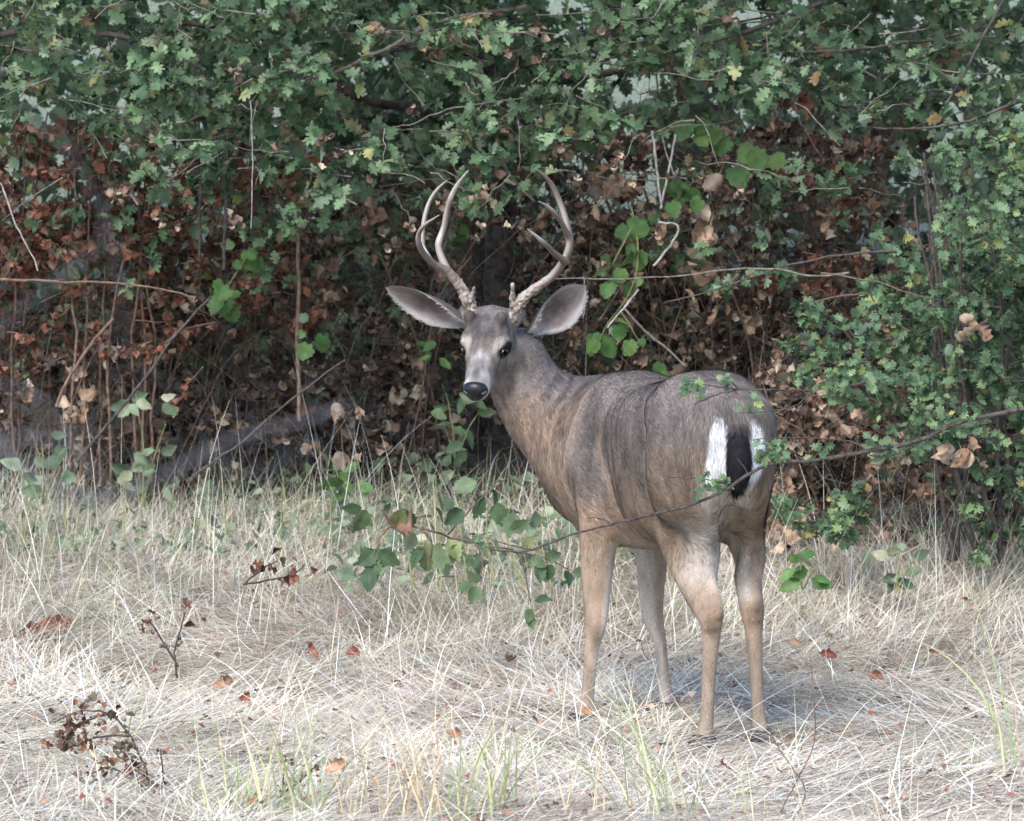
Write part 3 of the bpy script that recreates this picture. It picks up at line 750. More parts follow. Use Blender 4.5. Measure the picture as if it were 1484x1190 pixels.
def bare(x, y):
    k = np.ones(len(x), bool)
    for nm in ('fl', 'fr', 'hl', 'hr'):
        p = RM.T @ LEG[nm][0][-1] + DO; k &= ~((np.abs(x - p[0]) < .06) & (y - p[1] > -.16) & (y - p[1] < .05) & (RS.rand(len(x)) < .9))
    k &= ~((((x - 1.03) / .30) ** 2 + ((y + 1.73) / .15) ** 2 < 1) & (RS.rand(len(x)) < .93))
    return k
# matted straw lying on the soil
n = 95000; x, y = area(n, 12.7, 18.4); k = bare(x, y) & (RS.rand(n) < np.clip(vnoise(np.stack([x, y, 0 * x], -1), 3.1, 91) * 2.2 - .25, .18, 1)); x, y = x[k], y[k]; n = len(x)
lie = 1.25 + .35 * RS.rand(n)
o = blades('straw_thatch', x, y, RS.uniform(.05, .26, n), RS.uniform(.0016, .0040, n), lie, flowaz(x, y) + RS.randn(n) * .75, RS.uniform(-.2, .5, n), tint(pick(STRAW, n, .25), x, y), m_grass, seg=3,
           z0=gz(x, y) + RS.uniform(.0, .026, n)); tag(o, 'matted pale straw covering the ground', 'dry grass', kind='stuff')
# leaning dry grass, thick at the left and in the middle
n = 60000; x, y = area(n, 12.8, 18.3)
P_ = np.stack([x, y, np.zeros(n)], -1)
dens = np.clip(vnoise(P_, 2.2, 9) * 1.5 - .28 + .35 * np.clip((y - 1.2) / 1.5, 0, 1) - .45 * np.exp(-((x - .6) / .7) ** 2 - ((y + .1) / .6) ** 2), .06, 1)
k = (RS.rand(n) < dens) & bare(x, y); x, y = x[k], y[k]; n = len(x)
hh = RS.uniform(.05, .24, n) * (.75 + .35 * np.clip((y + 1) / 3, 0, 1))
o = blades('dry_grass', x, y, hh, RS.uniform(.0018, .0042, n), (.35 + .75 * np.clip((1.6 - y) / 1.6, 0, 1)) * .9 + RS.beta(2.0, 1.6, n) * (.75 + .45 * np.clip(y / 2, 0, 1)), flowaz(x, y) + RS.randn(n) * 1.1, RS.uniform(0, 1.0, n), tint(pick(STRAW, n, .22), x, y), m_grass, seg=4)
tag(o, 'pale dry grass bent over in swirls across the clearing', 'dry grass', kind='stuff')
# long pale straws lying and leaning over the rest
n = 9000; x, y = area(n, 12.9, 18.2); k = bare(x, y); x, y = x[k], y[k]; n = len(x)
o = blades('long_straw', x, y, RS.uniform(.15, .42, n), RS.uniform(.0024, .0046, n), .75 + RS.beta(2.6, 1.1, n) * .80, flowaz(x, y) + RS.randn(n) * 1.2, RS.uniform(-.1, 1.0, n), pick(PALE, n, .12), m_grass, seg=6, z0=gz(x, y) + .01)
tag(o, 'long whitish straws lying loosely over the dry grass', 'dry grass', kind='stuff')
# tall thin stalks
n = 480; x, y = area(n, 16.2, 18.5)
o = blades('tall_stalks', x, y, RS.uniform(.25, .60, n), RS.uniform(.0018, .0034, n), RS.gamma(2.2, .16, n), RS.uniform(0, 6.28, n), RS.uniform(.0, .9, n), pick(PALE, n, .2) * .9, m_grass, seg=7)
tag(o, 'tall thin pale grass stalks standing before the bushes', 'dry grass', kind='stuff')
# taller stalks and green shoots along the foot of the bushes
n = 15000; x, y = area(n, 16.4, 18.7)
k = RS.rand(n) < np.clip((y - 1.5) / 1.6, .05, 1) * np.clip(.35 + vnoise(np.stack([x, y, 0 * x], -1), 2.6, 12), 0, 1) * np.where((x < .15) & (x > -2), 1, .7); x, y = x[k], y[k]; n = len(x)
g = RS.rand(n) < np.where(x < .1, .68, .45)
cc = np.where(g[:, None], pick(GREENS, n, .3), pick(STRAW, n, .2))
o = blades('edge_grass', x, y, RS.uniform(.06, .26, n) * (.6 + .8 * vnoise(np.stack([x, y, 0 * x], -1), 5, 77)), RS.uniform(.002, .0042, n), RS.gamma(2.4, .22, n).clip(0, 1.4), RS.uniform(0, 6.28, n), RS.uniform(.1, 1.3, n), cc, m_grass, seg=5)
tag(o, 'mixed green and straw coloured grass along the foot of the bushes', 'grass', kind='stuff')
# bits of chaff and broken leaf
n = 7500; x, y = area(n, 12.8, 18.8); a = RS.uniform(0, 6.28, (n, 3)); s = .004 + .013 * RS.rand(n) ** 3
q0 = np.stack([np.array([np.cos(a[:, 0] + t_) * s * r_, np.sin(a[:, 0] + t_) * s * r_, RS.uniform(-.4, .9, n) * s]).T for t_, r_ in ((0, 1), (1.3, .6), (2.9, .9), (4.4, .55))], 1)
V = q0 + np.stack([x, y, gz(x, y) + RS.uniform(.012, .05, n)], -1)[:, None]
CH = np.array([[.26, .09, .06], [.30, .14, .10], [.36, .20, .14], [.22, .12, .09], [.42, .30, .22], [.16, .10, .08]])
o = link('leaf_crumbs', mesh_np('leaf_crumbs', V.reshape(-1, 3), np.arange(4 * n).reshape(-1, 4), m_grass, {'Col': np.repeat(pick(CH, n, .3), 4, 0)}))
tag(o, 'brown crumbs of broken leaf scattered in the straw', 'leaf litter', kind='stuff')
n = 2600; t_ = RS.uniform(0, 6.283, n); r_ = np.sqrt(RS.rand(n)); x = 1.03 + .25 * r_ * np.cos(t_); y = -1.74 + .12 * r_ * np.sin(t_); a = RS.uniform(0, 6.28, n); s = RS.uniform(.004, .014, n)  # dark chips fill the hollow: its shade is put into their colour
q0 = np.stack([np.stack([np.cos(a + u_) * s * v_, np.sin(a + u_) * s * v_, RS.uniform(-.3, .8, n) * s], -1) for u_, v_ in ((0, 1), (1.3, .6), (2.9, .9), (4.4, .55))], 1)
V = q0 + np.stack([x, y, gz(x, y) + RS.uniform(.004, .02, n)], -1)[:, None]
o = link('hollow_shade_chips', mesh_np('hollow_shade_chips', V.reshape(-1, 3), np.arange(4 * n).reshape(-1, 4), m_grass, {'Col': np.repeat(pick(np.array([[.045, .036, .030], [.075, .058, .048], [.12, .09, .075]]), n, .3), 4, 0)}))
tag(o, 'dark chips standing in for shade in the small hollow at the bottom right', 'leaf litter', kind='stuff')
# ================================================================== leaves
CAMP = np.array([0, CAM_Y, CAM_H])
def unit(a): return a / np.maximum(np.linalg.norm(a, axis=-1, keepdims=True), 1e-9)
class Leaf:
    """a leaf blade: outline of half the leaf mirrored about a midrib, folded and curled"""
    def __init__(s, name, half, rib, fold=.25, curl=.35, wave=.05, seed=0, stalk=.18, stw=.012):
        r = np.random.RandomState(seed)
        k = len(half); m = len(rib); V = [[0, y, 0] for y in rib]; F = []
        for sg in (1, -1):
            o = len(V)
            V += [[sg * x * (1 + .10 * r.randn()), y + .015 * r.randn(), fold * x] for x, y in half]
            F.append(([0] + list(range(o, o + k)) + list(range(m - 1, 0, -1))) if sg > 0 else (list(range(1, m)) + list(range(o + k - 1, o - 1, -1)) + [0]))
        o = len(V); V += [[-stw, 0.02, 0], [stw, 0.02, 0], [0, -stalk, -.03]]; F.append([o, o + 2, o + 1])
        V = np.array(V, float); V[:, 2] += -curl * (V[:, 1] - .1) ** 2 + wave * np.sin(V[:, 0] * 9 + V[:, 1] * 7 + seed)
        s.V = V; s.F = [np.array([f]) for f in F]; s.me = {}; s.name = name
    def get(s, mat):
        if mat.name not in s.me: s.me[mat.name] = mesh_np(s.name, s.V, s.F, mat)
        return s.me[mat.name]
class Crumple(Leaf):
    """a dead leaf: a small sheet curled up and crumpled"""
    def __init__(s, name, seed, nu=4, nv=6, curl=2.2, width=.55, rag=.12):
        r = np.random.RandomState(seed); V = []
        for j in range(nv):
            t = j / (nv - 1); w = width * math.sin(min(t * .9 + .08, 1) * math.pi) ** .7 * (1 + rag * r.randn())
            ph = curl * (t - .3) * r.uniform(.6, 1.2)
            for i in range(nu):
                u = i / (nu - 1) * 2 - 1; a = u * r.uniform(.7, 1.5)
                V.append([math.sin(a) * w * .6, t * .8 * math.cos(ph * .5), (1 - math.cos(a)) * w * .8 * r.uniform(.6, 1.3) + math.sin(ph) * .22 + .05 * r.randn()])
        i = np.arange(nv - 1)[:, None] * nu; j = np.arange(nu - 1)[None]
        s.V = np.array(V); s.F = [np.stack([i + j, i + j + 1, i + nu + j + 1, i + nu + j], -1).reshape(-1, 4)]
        s.V = np.concatenate([s.V, [[-.015, .02, 0], [.015, .02, 0], [.03, -.35, .05]]]); o = nu * nv; s.F.append(np.array([[o, o + 2, o + 1]]))
        s.me = {}; s.name = name
oak_half = [(.05, .10), (.20, .15), (.25, .25), (.11, .33), (.33, .41), (.39, .54), (.16, .58), (.30, .70), (.28, .82), (.12, .81), (.10, .95), (0.01, 1.0)]
OAK = [Leaf('leaf', oak_half, [0, .33, .6, .85], f, c, .05, sd) for sd, (f, c) in enumerate([(.25, .3), (.05, .55), (.45, .1), (-.2, .4), (.15, -.25)])]
OAKS = [Leaf('leaf', [(x * 1.25, y) for x, y in oak_half], [0, .33, .6, .85], f, c, .08, 10 + sd) for sd, (f, c) in enumerate([(.35, .3), (.1, .5), (-.1, .2), (.3, -.2)])]
ov = [(.16, .08), (.29, .24), (.33, .42), (.29, .60), (.19, .78), (.08, .92), (0.005, 1.0)]
OVAL = [Leaf('leaf', ov, [0, .3, .6, .85], f, c, .03, 20 + sd) for sd, (f, c) in enumerate([(.3, .35), (.1, .6), (.4, .15), (.2, -.2)])]
ser = []
for i_, (x_, y_) in enumerate([(.12, .03), (.28, .14), (.38, .30), (.40, .46), (.34, .62), (.24, .77), (.12, .90)]):
    ser += [(x_ * .93, y_ - .03), (x_ * 1.06, y_ + .02)]
SERR = [Leaf('leaf', ser + [(.005, 1.0)], [0, .3, .6, .85], f, c, .04, 30 + sd) for sd, (f, c) in enumerate([(.25, .3), (.1, .55), (.4, .2), (.2, -.15)])]
lob = [(.14, -.08), (.30, -.04), (.36, .06), (.33, .13), (.47, .17), (.52, .30), (.45, .38), (.50, .47), (.46, .58), (.36, .61), (.38, .72), (.28, .82), (.19, .80), (.15, .92), (0.01, .97)]
LOBE = [Leaf('leaf', lob, [.06, .3, .55, .8], f, c, .05, 40 + sd) for sd, (f, c) in enumerate([(.2, .2), (.05, .4), (.3, .1)])]
DEAD = [Crumple('dead_leaf', 50 + i, curl=c, width=w) for i, (c, w) in enumerate([(2.2, .55), (1.2, .7), (3.0, .5), (1.8, .4), (.8, .8), (2.6, .7)])]
BIGDEAD = [Crumple('dead_leaf', 70 + i, nu=7, nv=11, curl=c, width=w, rag=.16) for i, (c, w) in enumerate([(1.3, .42), (2.2, .34), (.8, .50), (1.8, .28)])]

# natural leaf colours (what the leaf itself is, per leaf)
m_oak = leaf_mat('oak_leaf', [(0, (.040, .075, .036)), (.3, (.066, .118, .054)), (.62, (.100, .165, .080)), (.90, (.150, .215, .115)), (.97, (.20, .20, .08)), (1, (.24, .13, .07))], trans=.18)
m_shrub = leaf_mat('shrub_leaf', [(0, (.046, .088, .044)), (.4, (.080, .140, .068)), (.8, (.125, .190, .095)), (.95, (.17, .24, .09)), (1, (.30, .26, .08))], trans=.28)
m_fresh = leaf_mat('fresh_leaf', [(0, (.050, .110, .032)), (.5, (.078, .160, .045)), (1, (.13, .21, .06))], trans=.35)
m_bram = leaf_mat('bramble_leaf', [(0, (.055, .095, .045)), (.5, (.085, .135, .062)), (.85, (.13, .18, .09)), (1, (.20, .22, .08))], trans=.28, rough=.45)
m_weed = leaf_mat('weed_leaf', [(0, (.075, .115, .065)), (.5, (.12, .165, .095)), (.85, (.22, .27, .17)), (1, (.34, .32, .20))], trans=.28)
m_red = leaf_mat('rust_leaf', [(0, (.060, .026, .019)), (.4, (.135, .047, .028)), (.7, (.23, .088, .048)), (.9, (.13, .09, .06)), (1, (.07, .10, .045))], trans=.25, noise=.5)
m_dead = leaf_mat('dead_brown_leaf', [(0, (.035, .022, .018)), (.3, (.085, .052, .040)), (.5, (.15, .098, .074)), (.7, (.24, .160, .118)), (.86, (.35, .245, .170)), (1, (.48, .38, .28))], trans=.2, noise=.5, rough=.8, spec=.15)
m_tan = leaf_mat('tan_curled_leaf', [(0, (.17, .10, .065)), (.4, (.27, .165, .105)), (.7, (.37, .25, .165)), (1, (.50, .39, .28))], trans=.25, noise=.4, rough=.7)
m_fall = leaf_mat('fallen_leaf', [(0, (.20, .06, .045)), (.35, (.30, .10, .06)), (.6, (.34, .16, .09)), (.85, (.42, .24, .15)), (1, (.24, .14, .09))], trans=.2, noise=.4, rough=.7)
m_bark = bark_mat('oak_bark', (.030, .026, .023), (.105, .092, .080), 35, bump=.8)
m_twig = bark_mat('grey_twig', (.075, .062, .052), (.20, .175, .15), 60)
m_dtwig = bark_mat('dark_twig', (.030, .024, .022), (.085, .068, .060), 80)
m_cane = bark_mat('brown_cane', (.075, .048, .036), (.19, .125, .09), 50)
m_pale = bark_mat('bleached_stick', (.17, .15, .14), (.36, .33, .31), 50)
m_stem = bark_mat('green_stem', (.10, .14, .05), (.22, .20, .09), 50)

def frames(D_, N_):
    d = unit(D_); z = unit(N_ - (N_ * d).sum(-1, keepdims=True) * d); x = np.cross(d, z)
    return np.stack([x, d, z], -1)                                   # columns
def put_leaves(parent, kinds, P, D_, N_, s, mat, singles=300, name='foliage', part='leaf'):
    """the leaves that show largest become parts of their own; the rest one part"""
    P = np.asarray(P); n = len(P)
    if n == 0: return
    M = frames(np.asarray(D_), np.asarray(N_)); s = np.asarray(s); var = RS.randint(0, len(kinds), n)
    rel = P - CAMP; dist = rel[:, 1]; px = CX + rel[:, 0] / dist * FPX; py = HOR - rel[:, 2] / dist * FPX
    face = np.abs((M[:, :, 2] * unit(rel)).sum(1))
    score = s / dist * (.35 + face) - np.where((px < 0) | (px > 1484) | (py < 0) | (py > 1190), 9, 0) - (dist - np.percentile(dist, 5)) * .0035
    order = np.argsort(-score); ind = order[:singles]; ind = ind[score[ind] > -5]; rest = np.setdiff1d(np.arange(n), ind)
    for i in ind:
        o = bpy.data.objects.new(part, kinds[var[i]].get(mat)); col.objects.link(o); o.parent = parent
        m4 = Matrix.Identity(4); R_ = M[i] * s[i]
        for a in range(3):
            for b in range(3): m4[a][b] = R_[a, b]
            m4[a][3] = P[i][a]
        o.matrix_basis = m4
    if len(rest):
        Vs, Fs, rn, off = [], {}, [], 0
        for v_, kd in enumerate(kinds):
            ii = rest[var[rest] == v_]
            if not len(ii): continue
            VV = P[ii][:, None] + s[ii][:, None, None] * np.einsum('nij,kj->nki', M[ii], kd.V)
            nb = len(kd.V)
            for f in kd.F:
                g = (f[None] + (np.arange(len(ii)) * nb)[:, None, None] + off).reshape(-1, f.shape[1]); Fs.setdefault(f.shape[1], []).append(g)
            Vs.append(VV.reshape(-1, 3)); rn.append(np.repeat(RS.rand(len(ii)), nb)); off += nb * len(ii)
        o = link(name, mesh_np(name, np.concatenate(Vs), [np.concatenate(g) for g in Fs.values()], mat, {'rnd': np.concatenate(rn)}), parent)
        o['kind'] = 'stuff'

def twigs(C, n_leaf, length, spread=.5, up=.15, lean=None, gap=.6):
    """short leafy twigs starting at points C: polylines plus leaf places"""
    tl, P, D_, N_ = [], [], [], []
    for c in C:
        d = RS.randn(3) * [1, .7, .45] + [0, -.35, up]; 
        if lean is not None: d = d * .6 + np.asarray(lean) * 1.2
        d /= np.linalg.norm(d); ln_ = length * RS.uniform(.6, 1.3); k = 5
        bend = RS.randn(3) * .35; pts = [c]
        for i in range(k - 1):
            dd = d + bend * (i / k) + RS.randn(3) * .12; pts.append(pts[-1] + dd / np.linalg.norm(dd) * ln_ / (k - 1))
        pts = np.array(pts); tl.append((pts, np.linspace(.0032, .0011, k)))
        m = max(2, int(n_leaf * RS.uniform(.6, 1.4))); t = np.clip(RS.beta(2.0, 1.2, m) * (1 - .02) + .05, 0, 1) * (k - 1); i0 = np.clip(t.astype(int), 0, k - 2); f = (t - i0)[:, None]
        p = pts[i0] * (1 - f) + pts[i0 + 1] * f
        dl = d * .7 + RS.randn(m, 3) * .75 + [0, 0, -.15]
        P.append(p + RS.randn(m, 3) * .006); D_.append(dl); N_.append(RS.randn(m, 3) * .55 + [0, -.55, .75])
    return tl, np.concatenate(P), np.concatenate(D_), np.concatenate(N_)

def region(n, fn, px0, px1, py0, py1, d0, d1):
    """n points of the place whose photo position satisfies fn(px, py, D)"""
    out = []
    while sum(len(a) for a in out) < n:
        a = RS.uniform(px0, px1, n * 2); b = RS.uniform(py0, py1, n * 2); c = RS.uniform(d0, d1, n * 2)
        k = RS.rand(n * 2) < fn(a, b, c)
        a, b, c = a[k], b[k], c[k]
        out.append(np.stack([(a - CX) * c / FPX, CAM_Y + c, CAM_H - (b - HOR) * c / FPX], -1))
    p = np.concatenate(out)[:n]; p[:, 2] = np.maximum(p[:, 2], gz(p[:, 0], p[:, 1]) + .01); return p
def wl_(pts, n=None):
    """a line of (px,py,D) points to a smooth world polyline"""
    a = np.array([W(*p) for p in pts]); return spline(a, n or len(pts) * 4)
def branch(name, pts, r0, r1, mat, parent=None, sides=7, wob=.004, n=None):
    p = wl_(pts, n); p = p + (vnoise(np.repeat(p, 1, 0), 14, 5)[:, None] - .5) * wob * 2 + RS.randn(*p.shape) * wob * .3
    V, Q = tube_np(p, np.linspace(r0, r1, len(p)), sides)
    return link(name, mesh_np(name, V, Q, mat, smooth=True), parent), p
def noisepx(a, s, seed):
    return vnoise(np.stack([a * s, np.zeros_like(a), np.zeros_like(a)], -1), 1.0, seed)
def clump(a, b, c, sx, seed):
    return vnoise(np.stack([a * sx, b * sx, c * 1.3], -1), 1.0, seed)

# ------------------------------------------------------------------ the oak over the thicket
oak = empty('oak_tree', W(735, 700, 19.4)); tag(oak, 'large oak with lobed dark green leaves spreading over the thicket behind the deer', 'tree')
def rooted(o, root):                                               # child built in place coordinates
    o.parent = root; o.matrix_parent_inverse = Matrix.Translation(-Vector(root.location)); return o
def keep_world(root):
    for c in [c for c in bpy.data.objects if c.parent == root]:
        c.matrix_parent_inverse = Matrix.Translation(-Vector(root.location))
branch('trunk', [(735, 745, 19.4), (728, 600, 19.4), (722, 440, 19.35), (728, 300, 19.35), (720, 180, 19.4), (700, 40, 19.4), (690, -180, 19.5)], .060, .040, m_bark, oak, 12, .012)
branch('trunk', [(690, 720, 19.5), (695, 560, 19.5), (692, 380, 19.45), (672, 260, 19.4), (600, 190, 19.3), (480, 150, 19.2)], .034, .018, m_bark, oak, 10, .010)
for pts, r0, r1 in [([(722, 240, 19.35), (640, 170, 19.1), (520, 140, 18.9), (400, 60, 18.7), (250, 30, 18.5)], .020, .010),
                    ([(-60, 70, 18.2), (0, 52, 18.2), (60, 42, 18.2), (120, 42, 18.2), (180, 54, 18.2), (240, 80, 18.3)], .014, .008),
                    ([(720, 150, 19.4), (800, 120, 19.0), (880, 105, 18.3), (950, 80, 18.2), (1020, 62, 18.1), (1110, 35, 18.0), (1200, 0, 18.0), (1290, -30, 18.0)], .016, .006),
                    ([(180, 190, 18.0), (260, 178, 18.0), (340, 150, 18.0), (440, 124, 18.0), (560, 70, 18.0), (640, 30, 18.0), (760, 10, 18.1)], .0045, .0075),
                    ([(545, 80, 18.3), (620, 62, 18.3), (690, 45, 18.3), (760, 28, 18.4)], .008, .006),
                    ([(560, 205, 18.6), (520, 175, 18.6), (490, 160, 18.6), (470, 120, 18.7)], .012, .007),
                    ([(690, 128, 17.8), (725, 118, 17.8), (750, 100, 17.8)], .003, .0025),
                    ([(540, 185, 17.8), (590, 182, 17.8), (640, 160, 17.8), (700, 150, 17.8), (760, 140, 17.8)], .0025, .002)]:
    branch('limb', pts, r0, r1, m_bark if r0 > .006 else m_twig, oak, 8, .006)
def canopy(a, b, c):
    low = np.interp(a, [-200, 0, 100, 200, 300, 420, 520, 600, 680, 760, 860, 950, 1050], [150, 150, 140, 215, 250, 265, 285, 250, 205, 190, 200, 170, 130])
    low = low + 110 * (noisepx(a, .022, 3) - .5) + 110 * np.clip(noisepx(a + (c - 17) * 90, .035, 4) - .55, 0, 1) * 2 - (c - 17.6) * 8
    fade = np.interp(a, [-200, 850, 1120], [1, 1, 0])
    return fade * (b < low) * (.10 + .9 * (clump(a, b, c, .016, 6) > .45)) * (.25 + .75 * (clump(a, b, c, .007, 66) > .42))
C = region(880, canopy, -180, 1120, -200, 300, 17.5, 19.4)
tl, P, D_, N_ = twigs(C, 11, .17, up=.05)
link('twigs', tubes_mesh('twigs', tl, m_twig, 3), oak)['kind'] = 'stuff'
put_leaves(oak, OAK, P, D_, N_, RS.uniform(.042, .072, len(P)), m_oak)
C = region(75, lambda a, b, c: np.where(a > 650, .9, .6) * (b < 330), -60, 1050, 0, 330, 17.4, 18.3)
tl2, P, D_, N_ = twigs(C, 7, .12, up=-.2); D_ = D_ * .7 + [0, 0, -.7]
put_leaves(oak, DEAD, P, D_, N_, RS.uniform(.025, .045, len(P)), m_dead, singles=0, name='dead_sprays')
bt = []
for c in region(150, lambda a, b, c: np.ones(len(a)), -60, 1300, 0, 280, 17.2, 18.2):
    d0_ = RS.randn(3) * [1, .4, .45]; d0_ = d0_ / np.linalg.norm(d0_) * RS.uniform(.012, .05); p_ = c + np.cumsum(np.tile(d0_, (6, 1)) + RS.randn(6, 3) * .007, 0); bt.append((p_, np.linspace(.0024, .0010, 6)))
link('bare_twigs', tubes_mesh('bare_twigs', bt, m_twig, 4), oak)['kind'] = 'stuff'
C = np.concatenate([region(46, lambda a, b, c: (clump(a, b, c, .016, 17) > .5) * 1.0, 90, 420, 190, 400, 17.9, 18.6), region(34, lambda a, b, c: (clump(a, b, c, .016, 18) > .5) * 1.0, 960, 1240, 170, 420, 17.8, 18.5)])
tl2, P, D_, N_ = twigs(C, 8, .13, up=-.1)
put_leaves(oak, OAK, P, D_, N_, RS.uniform(.035, .06, len(P)), m_oak, singles=0, name='hanging_sprays')
# crown above the picture, which keeps the thicket in shade
C = region(420, lambda a, b, c: np.ones(len(a)), -500, 1300, -900, -180, 17.3, 21.5)
tl, P, D_, N_ = twigs(C, 9, .35, up=.1)
put_leaves(oak, OAK, P, D_, N_, RS.uniform(.12, .20, len(P)), m_oak, singles=0, name='upper_crown')
keep_world(oak)

oak2 = empty('oak_tree', W(1195, 650, 19.6)); tag(oak2, 'thinner oak with sparse green and reddish leaves at the upper right of the thicket', 'tree')
branch('trunk', [(1200, 690, 19.6), (1190, 500, 19.6), (1178, 320, 19.6), (1190, 150, 19.6), (1180, -20, 19.6), (1200, -200, 19.6)], .022, .014, m_bark, oak2, 9, .01)
for pts, r0, r1 in [([(1130, 72, 18.0), (1180, 76, 18.0), (1240, 72, 18.0), (1310, 62, 18.0), (1390, 50, 18.0), (1500, 32, 18.0)], .0035, .0065),
                    ([(1010, 40, 18.2), (1080, 30, 18.2), (1160, 8, 18.2)], .005, .003),
                    ([(1240, 184, 17.6), (1310, 186, 17.6), (1380, 180, 17.6), (1430, 165, 17.6), (1520, 130, 17.6)], .0025, .006),
                    ([(1370, 150, 17.7), (1400, 100, 17.7), (1430, 40, 17.7), (1460, -10, 17.7)], .004, .006)]:
    branch('limb', pts, r0, r1, m_bark, oak2, 7, .005)
def canopy2(a, b, c):
    low = np.interp(a, [950, 1100, 1200, 1300, 1484, 1700], [150, 110, 150, 200, 260, 260]) + 90 * (noisepx(a, .03, 31) - .5)
    hole = np.exp(-((a - 1270) / 60) ** 2 - ((b - 95) / 45) ** 2)
    return (b < low) * (.4 + .75 * (clump(a, b, c, .018, 8) > .5)) * (1 - .92 * hole)
C = region(560, canopy2, 940, 1700, -220, 320, 17.5, 19.3)
tl, P, D_, N_ = twigs(C, 10, .17, up=.05)
link('twigs', tubes_mesh('twigs', tl, m_twig, 3), oak2)['kind'] = 'stuff'
put_leaves(oak2, OAK, P, D_, N_, RS.uniform(.040, .068, len(P)), m_oak)
C = region(170, lambda a, b, c: np.ones(len(a)), 1250, 2000, -900, -180, 17.5, 21.0)
tl, P, D_, N_ = twigs(C, 9, .35)
put_leaves(oak2, OAK, P, D_, N_, RS.uniform(.12, .20, len(P)), m_oak, singles=0, name='upper_crown')
keep_world(oak2)

# ------------------------------------------------------------------ green shrub at the right
shrub = empty('oak_shrub', W(1420, 800, 17.6)); tag(shrub, 'dense small-leaved green shrub filling the right edge of the picture', 'shrub')
for k_ in range(9):
    x0 = RS.uniform(1350, 1520); x1 = x0 + RS.uniform(-170, 60); d0 = RS.uniform(17.0, 17.7)
    branch('stem', [(x0, 815, d0), ((x0 * 2 + x1) / 3 + RS.uniform(-20, 20), 640, d0), ((x0 + x1 * 2) / 3, 460, d0), (x1, RS.uniform(220, 380), d0)], .010, .004, m_dtwig, shrub, 6, .008)
def shr(a, b, c):
    left = np.interp(b, [150, 230, 300, 380, 450, 520, 600, 680, 760, 830], [1420, 1340, 1350, 1290, 1240, 1200, 1250, 1380, 1330, 1420]) + 90 * (noisepx(b, .03, 41) - .5)
    e = (a - left) / 140
    hole = np.exp(-((a - 1330) / 70) ** 2 - ((b - 690) / 75) ** 2)
    return np.clip(e, 0, 1) ** .7 * (.15 + .85 * (clump(a, b, c, .02, 9) > .42)) * (1 - .8 * hole)
C = region(620, shr, 1120, 1640, 150, 800, 16.8, 17.9)
tl, P, D_, N_ = twigs(C, 12, .13, up=.1)
C2 = np.concatenate([region(20, lambda a, b, c: ((a - 1205) / 60) ** 2 + ((b - 755) / 38) ** 2 < 1, 1130, 1290, 700, 800, 16.9, 17.2),
                     region(16, lambda a, b, c: ((a - 1215) / 75) ** 2 + ((b - 520) / 45) ** 2 < 1, 1130, 1310, 460, 580, 16.7, 17.1)])
t2, P2, D2, N2 = twigs(C2, 11, .11)
tl += t2; P = np.concatenate([P, P2]); D_ = np.concatenate([D_, D2]); N_ = np.concatenate([N_, N2])
link('twigs', tubes_mesh('twigs', tl, m_dtwig, 3), shrub)['kind'] = 'stuff'
put_leaves(shrub, OAKS, P, D_, N_, RS.uniform(.026, .046, len(P)), m_shrub)
keep_world(shrub)

# ------------------------------------------------------------------ rust-leaved shrub at the left
redb = empty('rust_leaved_shrub', W(70, 715, 18.4)); tag(redb, 'withered rust red leaves thickest at the left edge under the oak', 'shrub')
for k_ in range(12):
    x0 = RS.uniform(-40, 220); x1 = x0 + RS.uniform(-50, 60); d0 = RS.uniform(18.0, 18.7)
    branch('stem', [(x0, 700, d0), (x0 + RS.uniform(-15, 15), 520, d0), ((x0 + x1) / 2, 340, d0), (x1, RS.uniform(160, 260), d0)], .006, .003, m_cane, redb, 5, .008)
def redf(a, b, c):
    e = np.exp(-np.clip((a - 130) / 90, 0, 9) ** 2) * np.clip((b - 165) / 60, 0, 1) * np.clip((560 - b) / 140, 0, 1)
    return e * (.1 + .9 * (clump(a, b, c, .022, 14) > .47))
C = np.concatenate([region(290, redf, -120, 330, 150, 560, 17.9, 18.7), region(110, lambda a, b, c: (clump(a, b, c, .02, 15) > .5) * 1.0, 180, 480, 240, 470, 18.1, 18.8), region(35, lambda a, b, c: (clump(a, b, c, .02, 16) > .5) * 1.0, 1080, 1270, 160, 440, 18.0, 18.6)])
tl, P, D_, N_ = twigs(C, 12, .14, up=-.1)
D_ = D_ + [0, 0, -.9]
link('twigs', tubes_mesh('twigs', tl, m_cane, 3), redb)['kind'] = 'stuff'
put_leaves(redb, DEAD + SERR[:2], P, D_, N_, RS.uniform(.026, .045, len(P)), m_red)
keep_world(redb)

